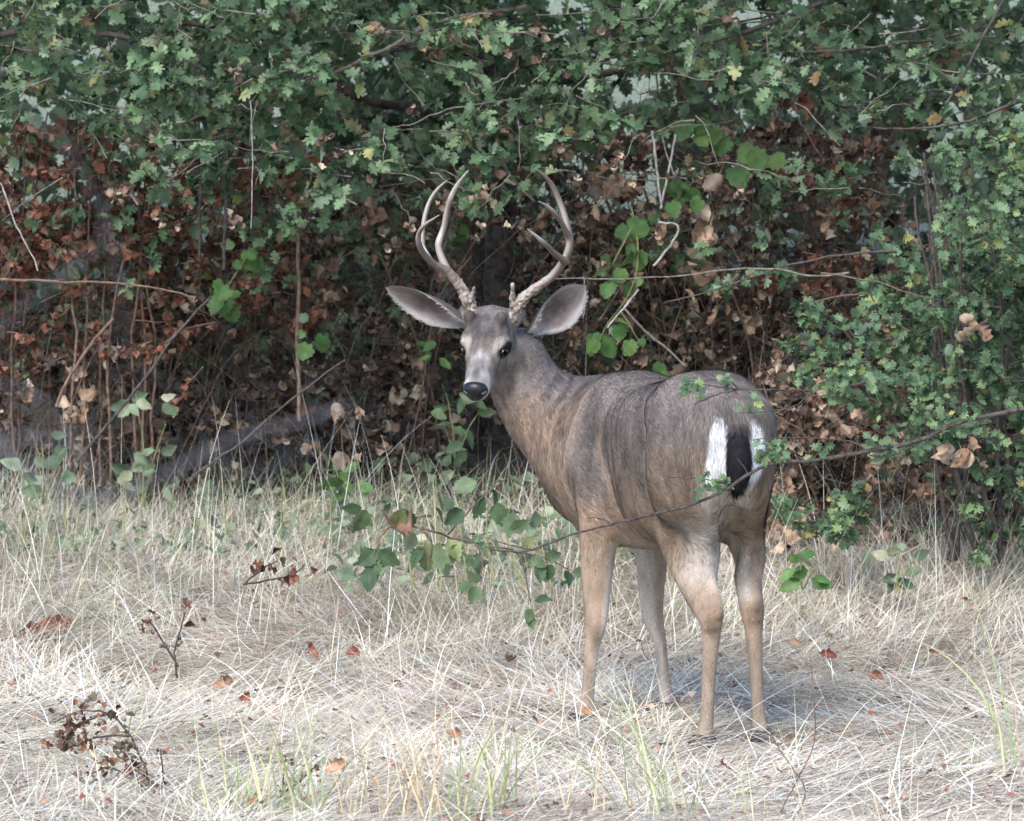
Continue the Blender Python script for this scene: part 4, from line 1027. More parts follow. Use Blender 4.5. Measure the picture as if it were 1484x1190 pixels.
# ------------------------------------------------------------------ withered brambles
def bramble(label, x0, x1, top, bot, d0, d1, ncane, ntw, seed, mat, smin=.028, smax=.055, bunch=.45):
    root = empty('withered_bramble', W((x0 + x1) / 2, bot, (d0 + d1) / 2)); tag(root, label, 'bramble', 'withered brambles under the oak')
    can = []
    for k_ in range(ncane):
        a = RS.uniform(x0, x1); d = RS.uniform(d0, d1); lean_ = RS.uniform(-190, 190); t = RS.uniform(top - 60, (top + bot) / 2)
        y0 = bot + 30; pts = [(a, y0, d), (a + lean_ * .25 + RS.uniform(-15, 15), y0 + (t - y0) * .4, d), (a + lean_ * .6, y0 + (t - y0) * .8, d - .1), (a + lean_ * 1.1, t, d - .15)]
        if RS.rand() < .5: pts += [(a + lean_ * 1.8, t + 50, d - .2), (a + lean_ * 2.3, t + 130, d - .2)]
        if k_ < 5: branch('cane', pts, .0050, .0022, m_cane if RS.rand() < .7 else m_twig, root, 5, .006)
        else: p_ = wl_(pts); can.append((p_ + RS.randn(*p_.shape) * .003, np.linspace(.0038, .0012, len(p_))))
    # fine tangled side shoots
    for k_ in range(int(ncane * 14)):
        a = RS.uniform(x0, x1); b = RS.uniform(top, bot); d = RS.uniform(d0, d1); p_ = W(a, b, d) + np.cumsum(RS.randn(5, 3) * [.030, .015, .030] + RS.randn(3) * .03, 0)
        can.append((p_, np.linspace(.0018, .0008, 5)))
    link('grey_shoots', tubes_mesh('grey_shoots', can[1::3], m_twig, 3), root)['kind'] = 'stuff'
    link('thin_canes', tubes_mesh('thin_canes', can[0::3] + can[2::3], m_cane, 3), root)['kind'] = 'stuff'
    def fn(a, b, c):
        e = np.clip((a - x0 + 30) / 60, 0, 1) * np.clip((x1 + 30 - a) / 60, 0, 1) * np.clip((b - top) / 60, 0, 1)
        return e * (.12 + .88 * (clump(a, b, c, .022, seed) > bunch))
    C = region(ntw, fn, x0 - 40, x1 + 40, top, bot, d0, d1)
    tl, P, D_, N_ = twigs(C, 9, .13, up=-.3)
    D_ = D_ * .8 + [0, 0, -1.0]
    put_leaves(root, DEAD, P, D_, N_, RS.uniform(smin * .65, smax * 1.1, len(P)) * (1 + .4 * (RS.rand(len(P)) < .12)), mat)
    keep_world(root); return root
br = []
br.append(bramble('withered brown bramble between the rust red shrub and the first bare cane at the left', 170, 420, 230, 690, 18.5, 19.3, 26, 280, 51, m_dead))
br.append(bramble('withered bramble to the left of the deer, below the deer\'s left-hand ear', 400, 640, 250, 700, 18.6, 19.3, 26, 260, 52, m_dead))
br.append(bramble('withered bramble in deep shade directly behind the antlers', 620, 850, 200, 690, 19.0, 19.9, 24, 150, 53, m_dead, bunch=.58))
br.append(bramble('withered bramble hung with brown leaves above the back of the deer', 840, 1080, 170, 640, 18.5, 19.2, 28, 290, 54, m_dead))
br.append(bramble('withered reddish brown bramble between the deer\'s rump and the green shrub', 1060, 1290, 150, 740, 18.2, 19.0, 30, 330, 55, m_dead))
br.append(bramble('low withered bramble with pale curled leaves under the green shrub', 1110, 1500, 540, 790, 17.7, 18.3, 18, 200, 56, m_dead, smin=.035, smax=.065))
br.append(bramble('low withered bramble on the ground at the left edge under the rust red shrub', -80, 250, 430, 700, 18.3, 19.0, 20, 170, 57, m_dead))

# big curled leaves that hang in the brambles
def big_leaf(parent, px, py, D, size, mat, kind, dirv=(0.1, -.2, -1), nrm=(.2, -1, .2)):
    o = bpy.data.objects.new('dead_leaf', kind.get(mat)); col.objects.link(o); o.parent = parent
    M = frames(np.array([dirv], float), np.array([nrm], float))[0] * size; m4 = Matrix.Identity(4); p = W(px, py, D)
    for a in range(3):
        for b in range(3): m4[a][b] = M[a, b]
        m4[a][3] = p[a]
    o.matrix_world = m4; o.matrix_parent_inverse = Matrix.Translation(-Vector(parent.location)); o.matrix_basis = m4
    return o
for (i, px, py, D, sz, kd) in [(3, 1030, 325, 18.0, .19, 1), (3, 1047, 405, 18.0, .15, 1), (3, 1040, 440, 18.0, .14, 3), (3, 962, 322, 18.1, .10, 2), (3, 885, 265, 18.3, .10, 0), (3, 862, 295, 18.3, .11, 1),
                               (3, 895, 250, 18.3, .09, 2), (2, 800, 200, 18.8, .13, 1), (2, 790, 300, 18.8, .09, 3), (2, 770, 330, 18.8, .09, 0), (1, 535, 300, 18.4, .10, 2), (1, 480, 370, 18.4, .09, 3),
                               (0, 228, 415, 18.3, .12, 2), (0, 240, 440, 18.3, .10, 3), (6, 170, 500, 18.2, .11, 1), (6, 122, 585, 18.1, .15, 3), (6, 36, 560, 18.1, .10, 0), (0, 270, 425, 18.3, .09, 1),
                               (5, 1142, 690, 17.5, .10, 2), (5, 1265, 590, 17.4, .10, 0), (5, 1315, 640, 17.4, .12, 3), (5, 1262, 655, 17.5, .10, 1), (5, 1130, 760, 17.5, .15, 0), (5, 1150, 775, 17.5, .13, 3),
                               (5, 1190, 570, 17.5, .10, 1), (5, 1280, 460, 17.0, .09, 2), (5, 1418, 470, 16.8, .11, 0), (5, 1405, 650, 16.8, .14, 3), (5, 1215, 605, 17.6, .12, 3), (5, 1340, 700, 17.4, .11, 1),
                               (1, 495, 590, 18.2, .10, 2), (1, 480, 420, 18.3, .09, 0), (1, 500, 660, 18.2, .10, 1), (2, 830, 480, 18.7, .09, 2), (4, 1200, 320, 18.0, .08, 0), (4, 1130, 520, 18.0, .09, 1)]:
    big_leaf(br[i], px, py, D, sz * .78, m_tan, BIGDEAD[kd], (RS.uniform(-.5, .5), -.2, -1), (RS.uniform(-.9, .9), -.8, RS.uniform(-.3, .7)))
    for _ in range(5):
        big_leaf(br[i], px + RS.randn() * sz * 130, py + RS.randn() * sz * 130, D + RS.uniform(-.05, .12), sz * RS.uniform(.35, .65), m_tan if RS.rand() < .6 else m_dead, DEAD[RS.randint(6)], (RS.randn() * .5, RS.randn() * .4, -1), RS.randn(3) + [0, -.6, .1])

# ------------------------------------------------------------------ wall of undergrowth further back
def backdrop(name, label, cat, x0, x1, y0, y1, d0, d1, n, kinds, mat, s0, s1, seed):
    C = region(n, lambda a, b, c: .2 + .8 * (clump(a, b, c, .012, seed) > .45), x0, x1, y0, y1, d0, d1)
    m = len(C); root = empty(name, W((x0 + x1) / 2, y1, (d0 + d1) / 2)); tag(root, label, cat)
    st = [(W(RS.uniform(x0, x1), y1 + 20, RS.uniform(d0, d1)) + np.array([[0, 0, 0], [RS.uniform(-.1, .1), 0, .5], [RS.uniform(-.2, .2), 0, 1.1], [RS.uniform(-.4, .4), 0, 1.8]]), np.linspace(.008, .003, 4)) for _ in range(14)]
    link('stems', tubes_mesh('stems', st, m_dtwig, 4), root)['kind'] = 'stuff'
    put_leaves(root, kinds, C, RS.randn(m, 3), RS.randn(m, 3) + [0, -.4, .5], RS.uniform(s0, s1, m), mat, singles=0)
    keep_world(root)
backdrop('hazel_bush', 'pale green bush glimpsed through the gap above the rust red leaves', 'bush', -200, 620, -200, 560, 20.5, 22.5, 3600, SERR, m_bram, .06, .10, 61)
backdrop('dark_bush', 'dark bush closing the gaps behind the oak trunk and antlers', 'bush', 480, 1020, -60, 680, 20.3, 21.6, 3000, OAK, m_oak, .07, .12, 62)
backdrop('dry_bush', 'pale grey-green bush glimpsed behind the upper right oak', 'bush', 980, 1750, -260, 700, 20.4, 22.5, 4300, DEAD + SERR[:3], m_weed, .07, .12, 63)
# ------------------------------------------------------------------ leafy sprays and seedlings
def sprig(name, label, cat, stems, leaves, kinds, mat, smat, group=None, r=(.0035, .0015), nrm=(0, -.8, .5)):
    """stems: lists of (px,py,D); leaves: (px, py, D, size, direction in the picture in degrees, 0 = right, 90 = up)"""
    root = empty(name, W(*stems[0][0])); tag(root, label, cat, group)
    for s_ in stems: branch('stem', s_, r[0], r[1], smat, root, 5, .002)
    P = np.array([W(a, b, c) for a, b, c, s, g in leaves])
    D_ = np.array([[math.cos(R(g)), RS.uniform(-.5, .1), math.sin(R(g))] for a, b, c, s, g in leaves])
    N_ = np.array(nrm) + RS.randn(len(P), 3) * .55
    put_leaves(root, kinds, P, D_, N_, np.array([l[3] for l in leaves]), mat)
    keep_world(root); return root
# big-leaved bramble that trails over the grass left of the deer's legs
D0 = 15.9
sprig('green_bramble', 'green bramble with large toothed leaves arching over dry grass beside the deer\'s front legs', 'bramble',
      [[(650, 780, 16.4), (640, 775, D0), (590, 762, D0), (560, 768, D0), (545, 795, D0), (535, 830, D0)], [(650, 780, 16.4), (700, 790, D0), (745, 800, D0), (760, 830, D0), (770, 880, D0)],
       [(690, 785, D0), (700, 820, D0), (690, 850, D0)], [(650, 775, 16.3), (700, 720, 16.6), (740, 690, 16.8)], [(610, 765, D0), (625, 790, D0), (620, 820, D0)], [(740, 800, D0), (790, 810, D0), (830, 830, D0)]],
      [(530, 740, D0, .075, 250), (522, 735, D0, .06, 200), (545, 800, D0, .07, 215), (545, 808, D0, .075, 255), (550, 800, D0, .07, 320), (535, 825, D0, .07, 265), (600, 762, D0, .06, 130), (570, 762, D0, .07, 60),
       (622, 790, D0, .085, 262), (632, 790, D0, .08, 290), (612, 795, D0, .065, 225), (600, 775, D0, .06, 240), (650, 785, D0, .07, 300), (665, 790, D0, .06, 250), (640, 765, D0, .065, 80),
       (695, 845, D0, .05, 150), (690, 852, D0, .055, 255), (700, 850, D0, .06, 280), (680, 845, D0, .045, 230), (770, 810, D0, .05, 330), (780, 820, D0, .055, 280), (760, 800, D0, .05, 60), (790, 812, D0, .05, 20),
       (820, 828, D0, .05, 300), (832, 830, D0, .045, 350), (800, 820, D0, .05, 250), (775, 872, D0, .05, 20), (770, 885, D0, .045, 250), (768, 895, D0, .04, 280), (700, 720, 16.6, .08, 240), (712, 705, 16.7, .07, 300),
       (690, 700, 16.6, .08, 200), (735, 690, 16.8, .07, 320), (720, 730, 16.4, .075, 280), (745, 745, 16.2, .07, 250), (670, 740, 16.3, .07, 220), (655, 745, 16.3, .06, 120), (740, 770, 16, .06, 30)],
      SERR, m_bram, m_cane)
lv = []; rr = np.random.RandomState(5)
for k_ in range(190):
    a = rr.uniform(470, 845); b = rr.uniform(665, 850); lv.append((a, b, 18.6 - (b - 665) / 185 * 2.0, rr.uniform(.03, .062), rr.uniform(-60, 240)))
sprig('leafy_undergrowth', 'low pale green leafy undergrowth between the arching bramble and the thicket', 'weeds', [[(600 + i * 40, 860, 16.6), (590 + i * 40 + rr.uniform(-25, 25), 770, 16.9), (590 + i * 42, 690, 17.6)] for i in range(6)], lv, OVAL + SERR, m_weed, m_stem, nrm=(0, -.35, .8))
lv = []
for k_ in range(230):
    a = rr.uniform(-20, 500); b = rr.uniform(685, 800); lv.append((a, b, 18.5 - (b - 685) / 115 * 1.1, rr.uniform(.022, .05), rr.uniform(-60, 240)))
sprig('weedy_bank', 'low grey-green weeds mixed with grass along the foot of the bushes at the left', 'weeds', [[(30 + i * 75, 800, 17.4), (25 + i * 75 + rr.uniform(-20, 20), 740, 17.6), (30 + i * 76, 690, 18.0)] for i in range(7)], lv, OVAL + OAKS[:1], m_weed, m_stem, nrm=(0, -.35, .8))
for a, b, d, h_, nl, lab in [(205, 720, 17.9, 150, 15, 'seedling with pale oval leaves in front of the brambles at the left'), (60, 720, 17.8, 90, 10, 'leafy seedling at the foot of the bushes, nearest the left edge'),
                             (490, 720, 17.9, 60, 14, 'small bright leafy weed under the shaded hollow left of the deer\'s chest'), (660, 660, 18.3, 90, 14, 'dark green leafy weed just behind the deer\'s throat'), (930, 820, 16.8, 50, 9, 'pale green weed seen between the deer\'s front legs'),
                             (1165, 845, 16.4, 48, 10, 'bright green weed low beside the deer\'s right hind leg'), (1300, 850, 16.8, 60, 12, 'green weed in the grass under the shrub at the right'), (1290, 690, 17.5, 50, 5, 'three broad green leaves standing among the pale curled leaves at the right')]:
    lf = []; yl = b
    for k_ in range(nl):
        t = rr.rand(); lf.append((a + rr.uniform(-30, 30) * (.6 + t), b - h_ * t, d + rr.uniform(-.08, .08), rr.uniform(.045, .075), rr.choice([rr.uniform(-50, 30), rr.uniform(150, 230)])))
    sprig('seedling', lab, 'plant', [[(a, b + 12, d), (a + rr.uniform(-8, 8), b - h_ * .5, d), (a + rr.uniform(-22, 22), b - h_, d)], [(a, b + 12, d), (a + 18, b - h_ * .4, d), (a + 34, b - h_ * .7, d)]], lf, OVAL, m_fresh if 'bright' in lab else (m_bram if 'dark' in lab else m_weed), m_stem)
# fresh green sprays hanging in the brown bramble
def cluster(cx, cy, d, n, sx, sy, s0, s1):
    return [(cx + rr.randn() * sx * 1.2, cy + rr.randn() * sy * 1.2, d + rr.uniform(-.05, .05), rr.uniform(s0 * .6, s1 * .9), rr.uniform(190, 350)) for _ in range(int(n * 1.3))]
sprig('vine', 'bright green lobed leaves of a vine hanging above the deer\'s neck', 'vine', [[(915, 300, 18.1), (925, 360, 18.0), (915, 420, 18.0), (880, 470, 18.0), (868, 500, 18.0)], [(915, 330, 18.0), (880, 395, 18.0), (860, 405, 18.0)], [(900, 450, 18), (925, 490, 18.0)]],
      cluster(925, 345, 18.0, 6, 9, 14, .055, .085) + cluster(895, 388, 18.0, 9, 18, 10, .05, .08) + cluster(860, 492, 17.95, 4, 10, 10, .06, .085) + cluster(885, 480, 17.95, 3, 6, 8, .05, .065) + cluster(925, 492, 17.95, 3, 6, 6, .05, .06) + cluster(955, 530, 18.0, 3, 8, 6, .04, .06), LOBE, m_fresh, m_stem)
sprig('vine', 'green lobed vine leaves hanging over the brown bramble left of the antlers', 'vine', [[(375, 350, 18.0), (345, 390, 18.0), (315, 440, 18.0)]],
      cluster(350, 380, 18.0, 9, 14, 12, .05, .08) + cluster(325, 425, 18.0, 7, 12, 14, .05, .08) + cluster(445, 475, 18.1, 4, 10, 12, .05, .07), LOBE, m_fresh, m_stem)
sprig('vine', 'small spray of green lobed leaves on a pale stem above the middle of the brambles', 'vine', [[(960, 200, 18.1), (975, 250, 18.0), (990, 300, 18.0)]],
      cluster(965, 262, 18.0, 3, 10, 6, .05, .07) + cluster(990, 285, 18.0, 5, 14, 8, .05, .08) + cluster(1020, 190, 18.0, 5, 22, 10, .06, .09) + cluster(1110, 220, 18.0, 4, 24, 12, .06, .09), LOBE, m_fresh, m_pale)
sprig('vine', 'single pair of fresh green leaves between the two antlers', 'vine', [[(640, 300, 18.9), (665, 320, 18.9), (680, 345, 18.9)]], cluster(676, 320, 18.9, 3, 5, 9, .05, .07) + cluster(628, 500, 18.3, 4, 5, 14, .05, .065), OVAL, m_fresh, m_stem)

# ------------------------------------------------------------------ bare sticks
for pts, r0, r1, mat, lab in [
    ([(955, 320, 17.8), (983, 325, 17.8), (975, 350, 17.8), (948, 385, 17.8)], .0035, .0045, m_pale, 'bleached stick bent at a sharp angle above the deer\'s neck'),
    ([(926, 420, 17.7), (903, 447, 17.7), (882, 473, 17.7)], .0035, .003, m_pale, 'short straight bleached stick just above the bright vine leaves'),
    ([(905, 445, 17.9), (935, 480, 17.9), (965, 505, 17.9), (993, 529, 17.9)], .004, .004, m_twig, 'grey stick sloping down to the right behind the deer\'s back'),
    ([(0, 265, 17.2), (15, 300, 17.2), (32, 345, 17.2), (55, 392, 17.2)], .003, .002, m_pale, 'long pale bent stalk at the left edge in front of the rust red leaves'),
    ([(130, 185, 17.9), (155, 230, 17.9)], .0022, .0022, m_pale, 'thin white stick standing out in the green gap at the upper left'),
    ([(180, 268, 17.9), (200, 298, 17.9)], .004, .003, m_pale, 'short white stick above the rust red leaves'),
    ([(262, 10, 17.6), (250, 80, 17.6), (235, 140, 17.6), (220, 185, 17.6)], .003, .002, m_twig, 'thin grey stem hanging down through the oak leaves at the upper left'),
    ([(363, 145, 17.4), (366, 200, 17.4), (365, 260, 17.4), (364, 330, 17.4)], .0018, .0014, m_pale, 'thin straight straw coloured stem hanging from a branch left of the antlers'),
    ([(432, 300, 18.1), (432, 400, 18.1), (430, 500, 18.1), (434, 610, 18.1)], .007, .007, m_cane, 'upright brown cane behind the grass left of the deer'),
    ([(292, 260, 17.9), (290, 320, 17.9), (288, 380, 17.9)], .005, .005, m_dtwig, 'left of the two short dark upright stems under the oak leaves'),
    ([(327, 240, 17.9), (327, 310, 17.9), (324, 390, 17.9)], .006, .006, m_dtwig, 'right of the two short dark upright stems under the oak leaves'),
    ([(0, 405, 17.6), (60, 407, 17.6), (140, 408, 17.6), (220, 416, 17.6), (280, 430, 17.6)], .005, .003, m_cane, 'long reddish cane lying level across the brambles at the left'),
    ([(110, 670, 17.6), (150, 620, 17.6), (200, 560, 17.6), (250, 490, 17.6), (305, 430, 17.6)], .006, .004, m_dtwig, 'dark slanting branch rising to the right through the brambles at the left'),
    ([(80, 590, 17.8), (100, 545, 17.8), (130, 500, 17.8), (162, 462, 17.8)], .006, .005, m_cane, 'reddish slanting cane to the left of the dark slanting branch'),
    ([(280, 690, 17.4), (350, 640, 17.4), (420, 580, 17.4), (500, 520, 17.4)], .005, .003, m_dtwig, 'dark branch slanting up to the right out of the grass, pointing at the deer\'s head'),
    ([(720, 200, 18.4), (735, 250, 18.4), (775, 290, 18.4)], .007, .005, m_twig, 'crooked grey stick behind the tips of the antlers'),
    ([(945, 190, 17.9), (952, 250, 17.9), (960, 300, 17.9)], .005, .004, m_pale, 'pale upright stick, left of a pair, high above the deer\'s back'),
    ([(978, 195, 17.9), (968, 250, 17.9), (958, 300, 17.9)], .004, .004, m_pale, 'pale upright stick, right of a pair, high above the deer\'s back'),
    ([(845, 462, 16.6), (848, 440, 16.6), (846, 400, 16.6)], .0022, .0018, m_twig, 'thin stalk standing just right of the deer\'s right-hand ear'),
    ([(960, 640, 17.9), (980, 690, 17.9)], .004, .004, m_cane, 'short cane hidden behind the deer\'s back'),
    ([(1230, 395, 17.2), (1180, 400, 17.2), (1110, 388, 17.2), (1040, 392, 17.2), (950, 402, 17.2), (870, 404, 17.2), (800, 402, 17.2)], .004, .0018, m_twig, 'long thin grey twig reaching left across the brambles to the right-hand antler'),
    ([(1300, 362, 17.2), (1240, 366, 17.2), (1160, 380, 17.2), (1090, 400, 17.2), (1020, 425, 17.2), (960, 440, 17.2)], .005, .002, m_dtwig, 'dark twig under the long thin grey twig above the deer\'s back'),
    ([(1190, 395, 17.0), (1240, 402, 17.0), (1290, 415, 17.0), (1340, 430, 17.0)], .003, .002, m_cane, 'pinkish cane running level into the green shrub'),
    ([(1160, 440, 17.3), (1210, 430, 17.3), (1270, 422, 17.3)], .003, .002, m_cane, 'second pinkish cane just below the first beside the green shrub'),
    ([(370, 250, 18.0), (420, 330, 18.0), (470, 300, 18.0), (540, 270, 18.0)], .003, .002, m_dtwig, 'thin dark twig curving under the oak leaves left of the antlers')]:
    if 'hidden' in lab: continue
    o, p_ = branch('dead_stick', pts, r0, r1, mat, None, 6, .004); tag(o, lab, 'stick')

# ------------------------------------------------------------------ branches of a near bush that reach across the deer
def crossing(label, main, sides, tuftsP, r0, r1, D):
    root = empty('twig_branch', W(*main[0])); tag(root, label, 'branch')
    branch('stem', main, r0, r1, m_dtwig, root, 7, .003, n=60)
    for s_ in sides: branch('side_twig', s_, .0022, .0010, m_dtwig, root, 5, .003)
    P, D_, N_, s = [], [], [], []
    for a, b, n_, sp in tuftsP:
        for k_ in range(n_):
            P.append(W(a + rr.randn() * sp, b + rr.randn() * sp * .8, D + rr.randn() * .02)); g = rr.uniform(0, 360); D_.append([math.cos(R(g)), rr.uniform(-.5, .3), math.sin(R(g))]); N_.append([rr.randn() * .5, -.7, .6 + rr.randn() * .4]); s.append(rr.uniform(.016, .030))
    put_leaves(root, OAKS, np.array(P), np.array(D_), np.array(N_), np.array(s), m_shrub)
    keep_world(root)
d = 13.9
crossing('long thin branch with small leaf tufts curving across the deer\'s rump and legs', [(1500, 590, d), (1400, 610, d), (1330, 640, d), (1250, 655, d), (1180, 668, d), (1120, 672, d), (1085, 690, d), (1050, 712, d), (1000, 735, d), (940, 748, d), (880, 762, d), (820, 780, d), (770, 798, d), (735, 800, d), (700, 792, d), (672, 780, d)],
         [[(1060, 705, d), (1030, 698, d), (1000, 694, d), (968, 692, d)], [(1085, 690, d), (1078, 675, d), (1070, 665, d)], [(1120, 672, d), (1125, 655, d), (1115, 640, d)], [(1260, 655, d), (1240, 640, d), (1200, 637, d), (1150, 634, d), (1090, 638, d)],
          [(770, 798, d), (740, 790, d), (705, 782, d)], [(890, 762, d), (870, 752, d), (850, 752, d)], [(760, 800, d), (775, 815, d)], [(960, 745, d), (950, 725, d)], [(1330, 640, d), (1310, 655, d), (1270, 668, d)]],
         [(1122, 652, 26, 9), (1032, 705, 22, 9), (1108, 668, 8, 7), (1280, 640, 24, 20), (1370, 610, 40, 26), (700, 786, 6, 8), (1190, 660, 8, 9)], .0065, .0016, d)
d = 14.0
crossing('shorter thin branch with tiny leaves crossing the top of the deer\'s rump', [(1330, 540, 14.3), (1250, 556, 14.2), (1180, 565, 14.1), (1120, 566, d), (1070, 565, d), (1030, 558, d), (1000, 550, d)],
         [[(1075, 565, d), (1040, 572, d), (1020, 580, d), (1005, 586, d)], [(1070, 565, d), (1058, 552, d)], [(1180, 565, 14.1), (1150, 590, d), (1100, 598, d), (1070, 600, d)], [(1060, 564, d), (1068, 572, d)]],
         [(1003, 560, 8, 6), (1015, 568, 5, 4), (1052, 550, 8, 5), (1088, 585, 8, 7), (1200, 556, 16, 14), (1260, 545, 22, 18), (1310, 540, 20, 16)], .0035, .0012, d)

# ------------------------------------------------------------------ out-of-focus bare branches close to the lens, at the left
m_near = bark_mat('blue_grey_bark', (.045, .046, .054), (.125, .125, .138), 60)
root = empty('bare_branch', W(-120, 520, 4.1)); tag(root, 'blurred bare branch close to the camera along the left side', 'branch')
def near(pts, r0, r1, D=4.1):
    return branch('stem', [(a, b, D) for a, b in pts], r0 * .72, r1 * .72, m_near, root, 7, .002, n=40)
near([(-140, 480), (-40, 600), (40, 680), (130, 722), (230, 690), (330, 640), (430, 612), (500, 590)], .0034, .0014)
near([(130, 722), (185, 790), (260, 860), (360, 905), (460, 950), (560, 1010)], .0018, .0008, 4.15)
near([(-100, 540), (0, 470), (90, 400), (150, 330), (110, 230), (40, 150)], .0014, .0006, 4.0)
near([(150, 330), (175, 430), (185, 520), (250, 560)], .0009, .0005, 4.0)
near([(-80, 610), (10, 630), (90, 640), (150, 700)], .0022, .0012)
near([(230, 690), (300, 660), (360, 690), (450, 650)], .0012, .0006)
near([(-60, 560), (20, 560), (80, 600), (110, 660)], .0016, .0008, 4.2)
near([(-60, 1010), (60, 960), (140, 990), (240, 1060)], .0009, .0005, 4.2)
keep_world(root)

# ------------------------------------------------------------------ foreground weeds and long grass
def gpt(px, py):
    """ground point under a pixel (flat part of the clearing)"""
    D = CAM_H * FPX / (py - HOR)
    for _ in range(4): D = (CAM_H - float(gz((px - CX) * D / FPX, CAM_Y + D))) * FPX / (py - HOR)
    return D
def tuft(label, px, py, n, h, w, pal, lean_az=None, spread=.05, D=None, lean=(.05, .5)):
    D = D or (gpt(px, py) if py < 1180 else 13.3); c = W(px, py, D); root_x, root_y = c[0], c[1]
    x = root_x + RS.randn(n) * spread; y = root_y + RS.randn(n) * spread * .6
    az = RS.uniform(0, 6.28, n) if lean_az is None else lean_az + RS.randn(n) * .6
    o = blades('grass_tuft', x, y, RS.uniform(.6, 1.1, n) * h, RS.uniform(.7, 1.3, n) * w, RS.uniform(lean[0], lean[1], n), az, RS.uniform(.1, 1.3, n) ** 1.5, pick(pal, n, .2), m_grass, seg=9)
    tag(o, label, 'grass tuft'); return o
YG = np.array([[.42, .44, .20], [.36, .42, .20], [.55, .52, .30], [.62, .54, .34], [.30, .38, .18]]); TN = np.array([[.62, .46, .28], [.66, .54, .38], [.55, .40, .24], [.60, .54, .36]])
tuft('tuft of yellow-green blades at the bottom edge, left of centre', 415, 1200, 37, .34, .0055, YG, spread=.045)
tuft('pair of pale green broad blades among the dry rust red weed at the lower left', 165, 1150, 6, .28, .010, YG[3:], spread=.02)
tuft('tuft of curved green and cream blades beside the small dark seed head at the bottom', 330, 1200, 27, .27, .006, YG, spread=.06)
tuft('tuft of tan and yellowish blades at the bottom edge, left of the deer\'s front feet', 600, 1200, 40, .40, .005, TN, spread=.06)
tuft('tuft of olive and tan blades at the bottom edge, below the deer\'s front foot', 705, 1200, 37, .38, .006, YG, spread=.05)
tuft('long yellow-green blades bending left in front of the deer\'s front foot', 950, 1200, 27, .46, .007, YG, lean_az=2.9, spread=.05)
tuft('long green and tan blade clump arching up at the right edge', 1470, 1130, 14, .56, .008, np.concatenate([YG, TN]), lean_az=2.9, spread=.04, lean=(.02, .25))
tuft('thin yellowish blades at the bottom right in front of the hollow in the ground', 1290, 1200, 20, .26, .005, TN, spread=.035)
tuft('dry straw coloured tussock standing at the left edge above the red leaf', 45, 880, 102, .34, .0035, STRAW, spread=.10)
tuft('straw coloured tussock leaning right, in front of the shrub at the right', 1385, 880, 102, .36, .0032, STRAW, lean_az=2.4, spread=.12)
tuft('pale bent straw clump just right of the deer\'s hind foot', 1215, 920, 61, .28, .003, STRAW, spread=.10)

tuft('sparse tuft of tan blades leaning together at the bottom edge, right of the seed heads', 500, 1200, 22, .32, .005, TN, spread=.06)
tuft('thin green and straw blades at the bottom edge under the hind hooves', 1060, 1200, 20, .26, .004, YG, spread=.09)
tuft('short pale tuft at the bottom left corner', 40, 1200, 26, .22, .004, STRAW, spread=.10)
tuft('wispy tan tuft at the bottom edge between the olive tuft and the left-bending blades', 820, 1200, 18, .24, .004, TN, spread=.06)
tuft('upright pale tussock in the middle of the straw, left of the bramble', 470, 830, 60, .28, .003, PALE, spread=.14)
def weed(label, stems, nb, s0=.014, s1=.026):
    root = empty('dry_weed', W(*stems[0][0])); tag(root, label, 'weed')
    P = []
    for s_ in stems:
        o, p_ = branch('stem', s_, .0034, .0016, m_dtwig, root, 5, .003)
        for k_ in range(nb):
            i_ = RS.randint(len(p_) // 3, len(p_)); P.append(p_[i_] + RS.randn(3) * [.014, .012, .014])
    P = np.array(P); put_leaves(root, DEAD, P, RS.randn(len(P), 3), RS.randn(len(P), 3) + [0, -.5, .3], RS.uniform(s0, s1, len(P)), m_red, part='seed_husk', name='seed_husks')
    keep_world(root)
d = 13.5
weed('dry weed with clustered rust brown seed husks arching at the lower left corner', [[(222, 1200, d), (215, 1140, d), (185, 1070, d), (150, 1040, d), (110, 1036, d), (75, 1050, d)], [(150, 1040, d), (110, 1055, d), (80, 1085, d)], [(215, 1140, d), (190, 1110, d), (170, 1090, d)], [(222, 1190, d), (205, 1150, d), (160, 1120, d), (120, 1130, d)], [(185, 1070, d), (130, 1075, d), (90, 1090, d)], [(222, 1190, d), (210, 1170, d), (215, 1140, d)]], 34, .016, .030)
weed('small upright dry weed with dark brown seed husks right of the big rust brown weed', [[(402, 1190, d), (408, 1150, d), (412, 1100, d)], [(404, 1160, d), (440, 1130, d), (455, 1115, d)]], 16, .010, .018)
weed('dead leafy sprig in the straw at the left, above the red leaf litter', [[(255, 985, 14.2), (250, 950, 14.2), (262, 905, 14.2), (268, 880, 14.2)], [(255, 970, 14.2), (220, 910, 14.2), (203, 900, 14.2)]], 8, .018, .035)
weed('thin dry weed with rust brown husks beside the lower left weed', [[(232, 1200, d), (235, 1140, d), (230, 1090, d)]], 14, .010, .018)
weed('sprig of curled brown leaves on top of the straw left of the bramble', [[(350, 850, 15.6), (380, 825, 15.6), (400, 815, 15.6)], [(350, 850, 15.6), (420, 835, 15.6), (440, 820, 15.6)]], 9, .025, .045)
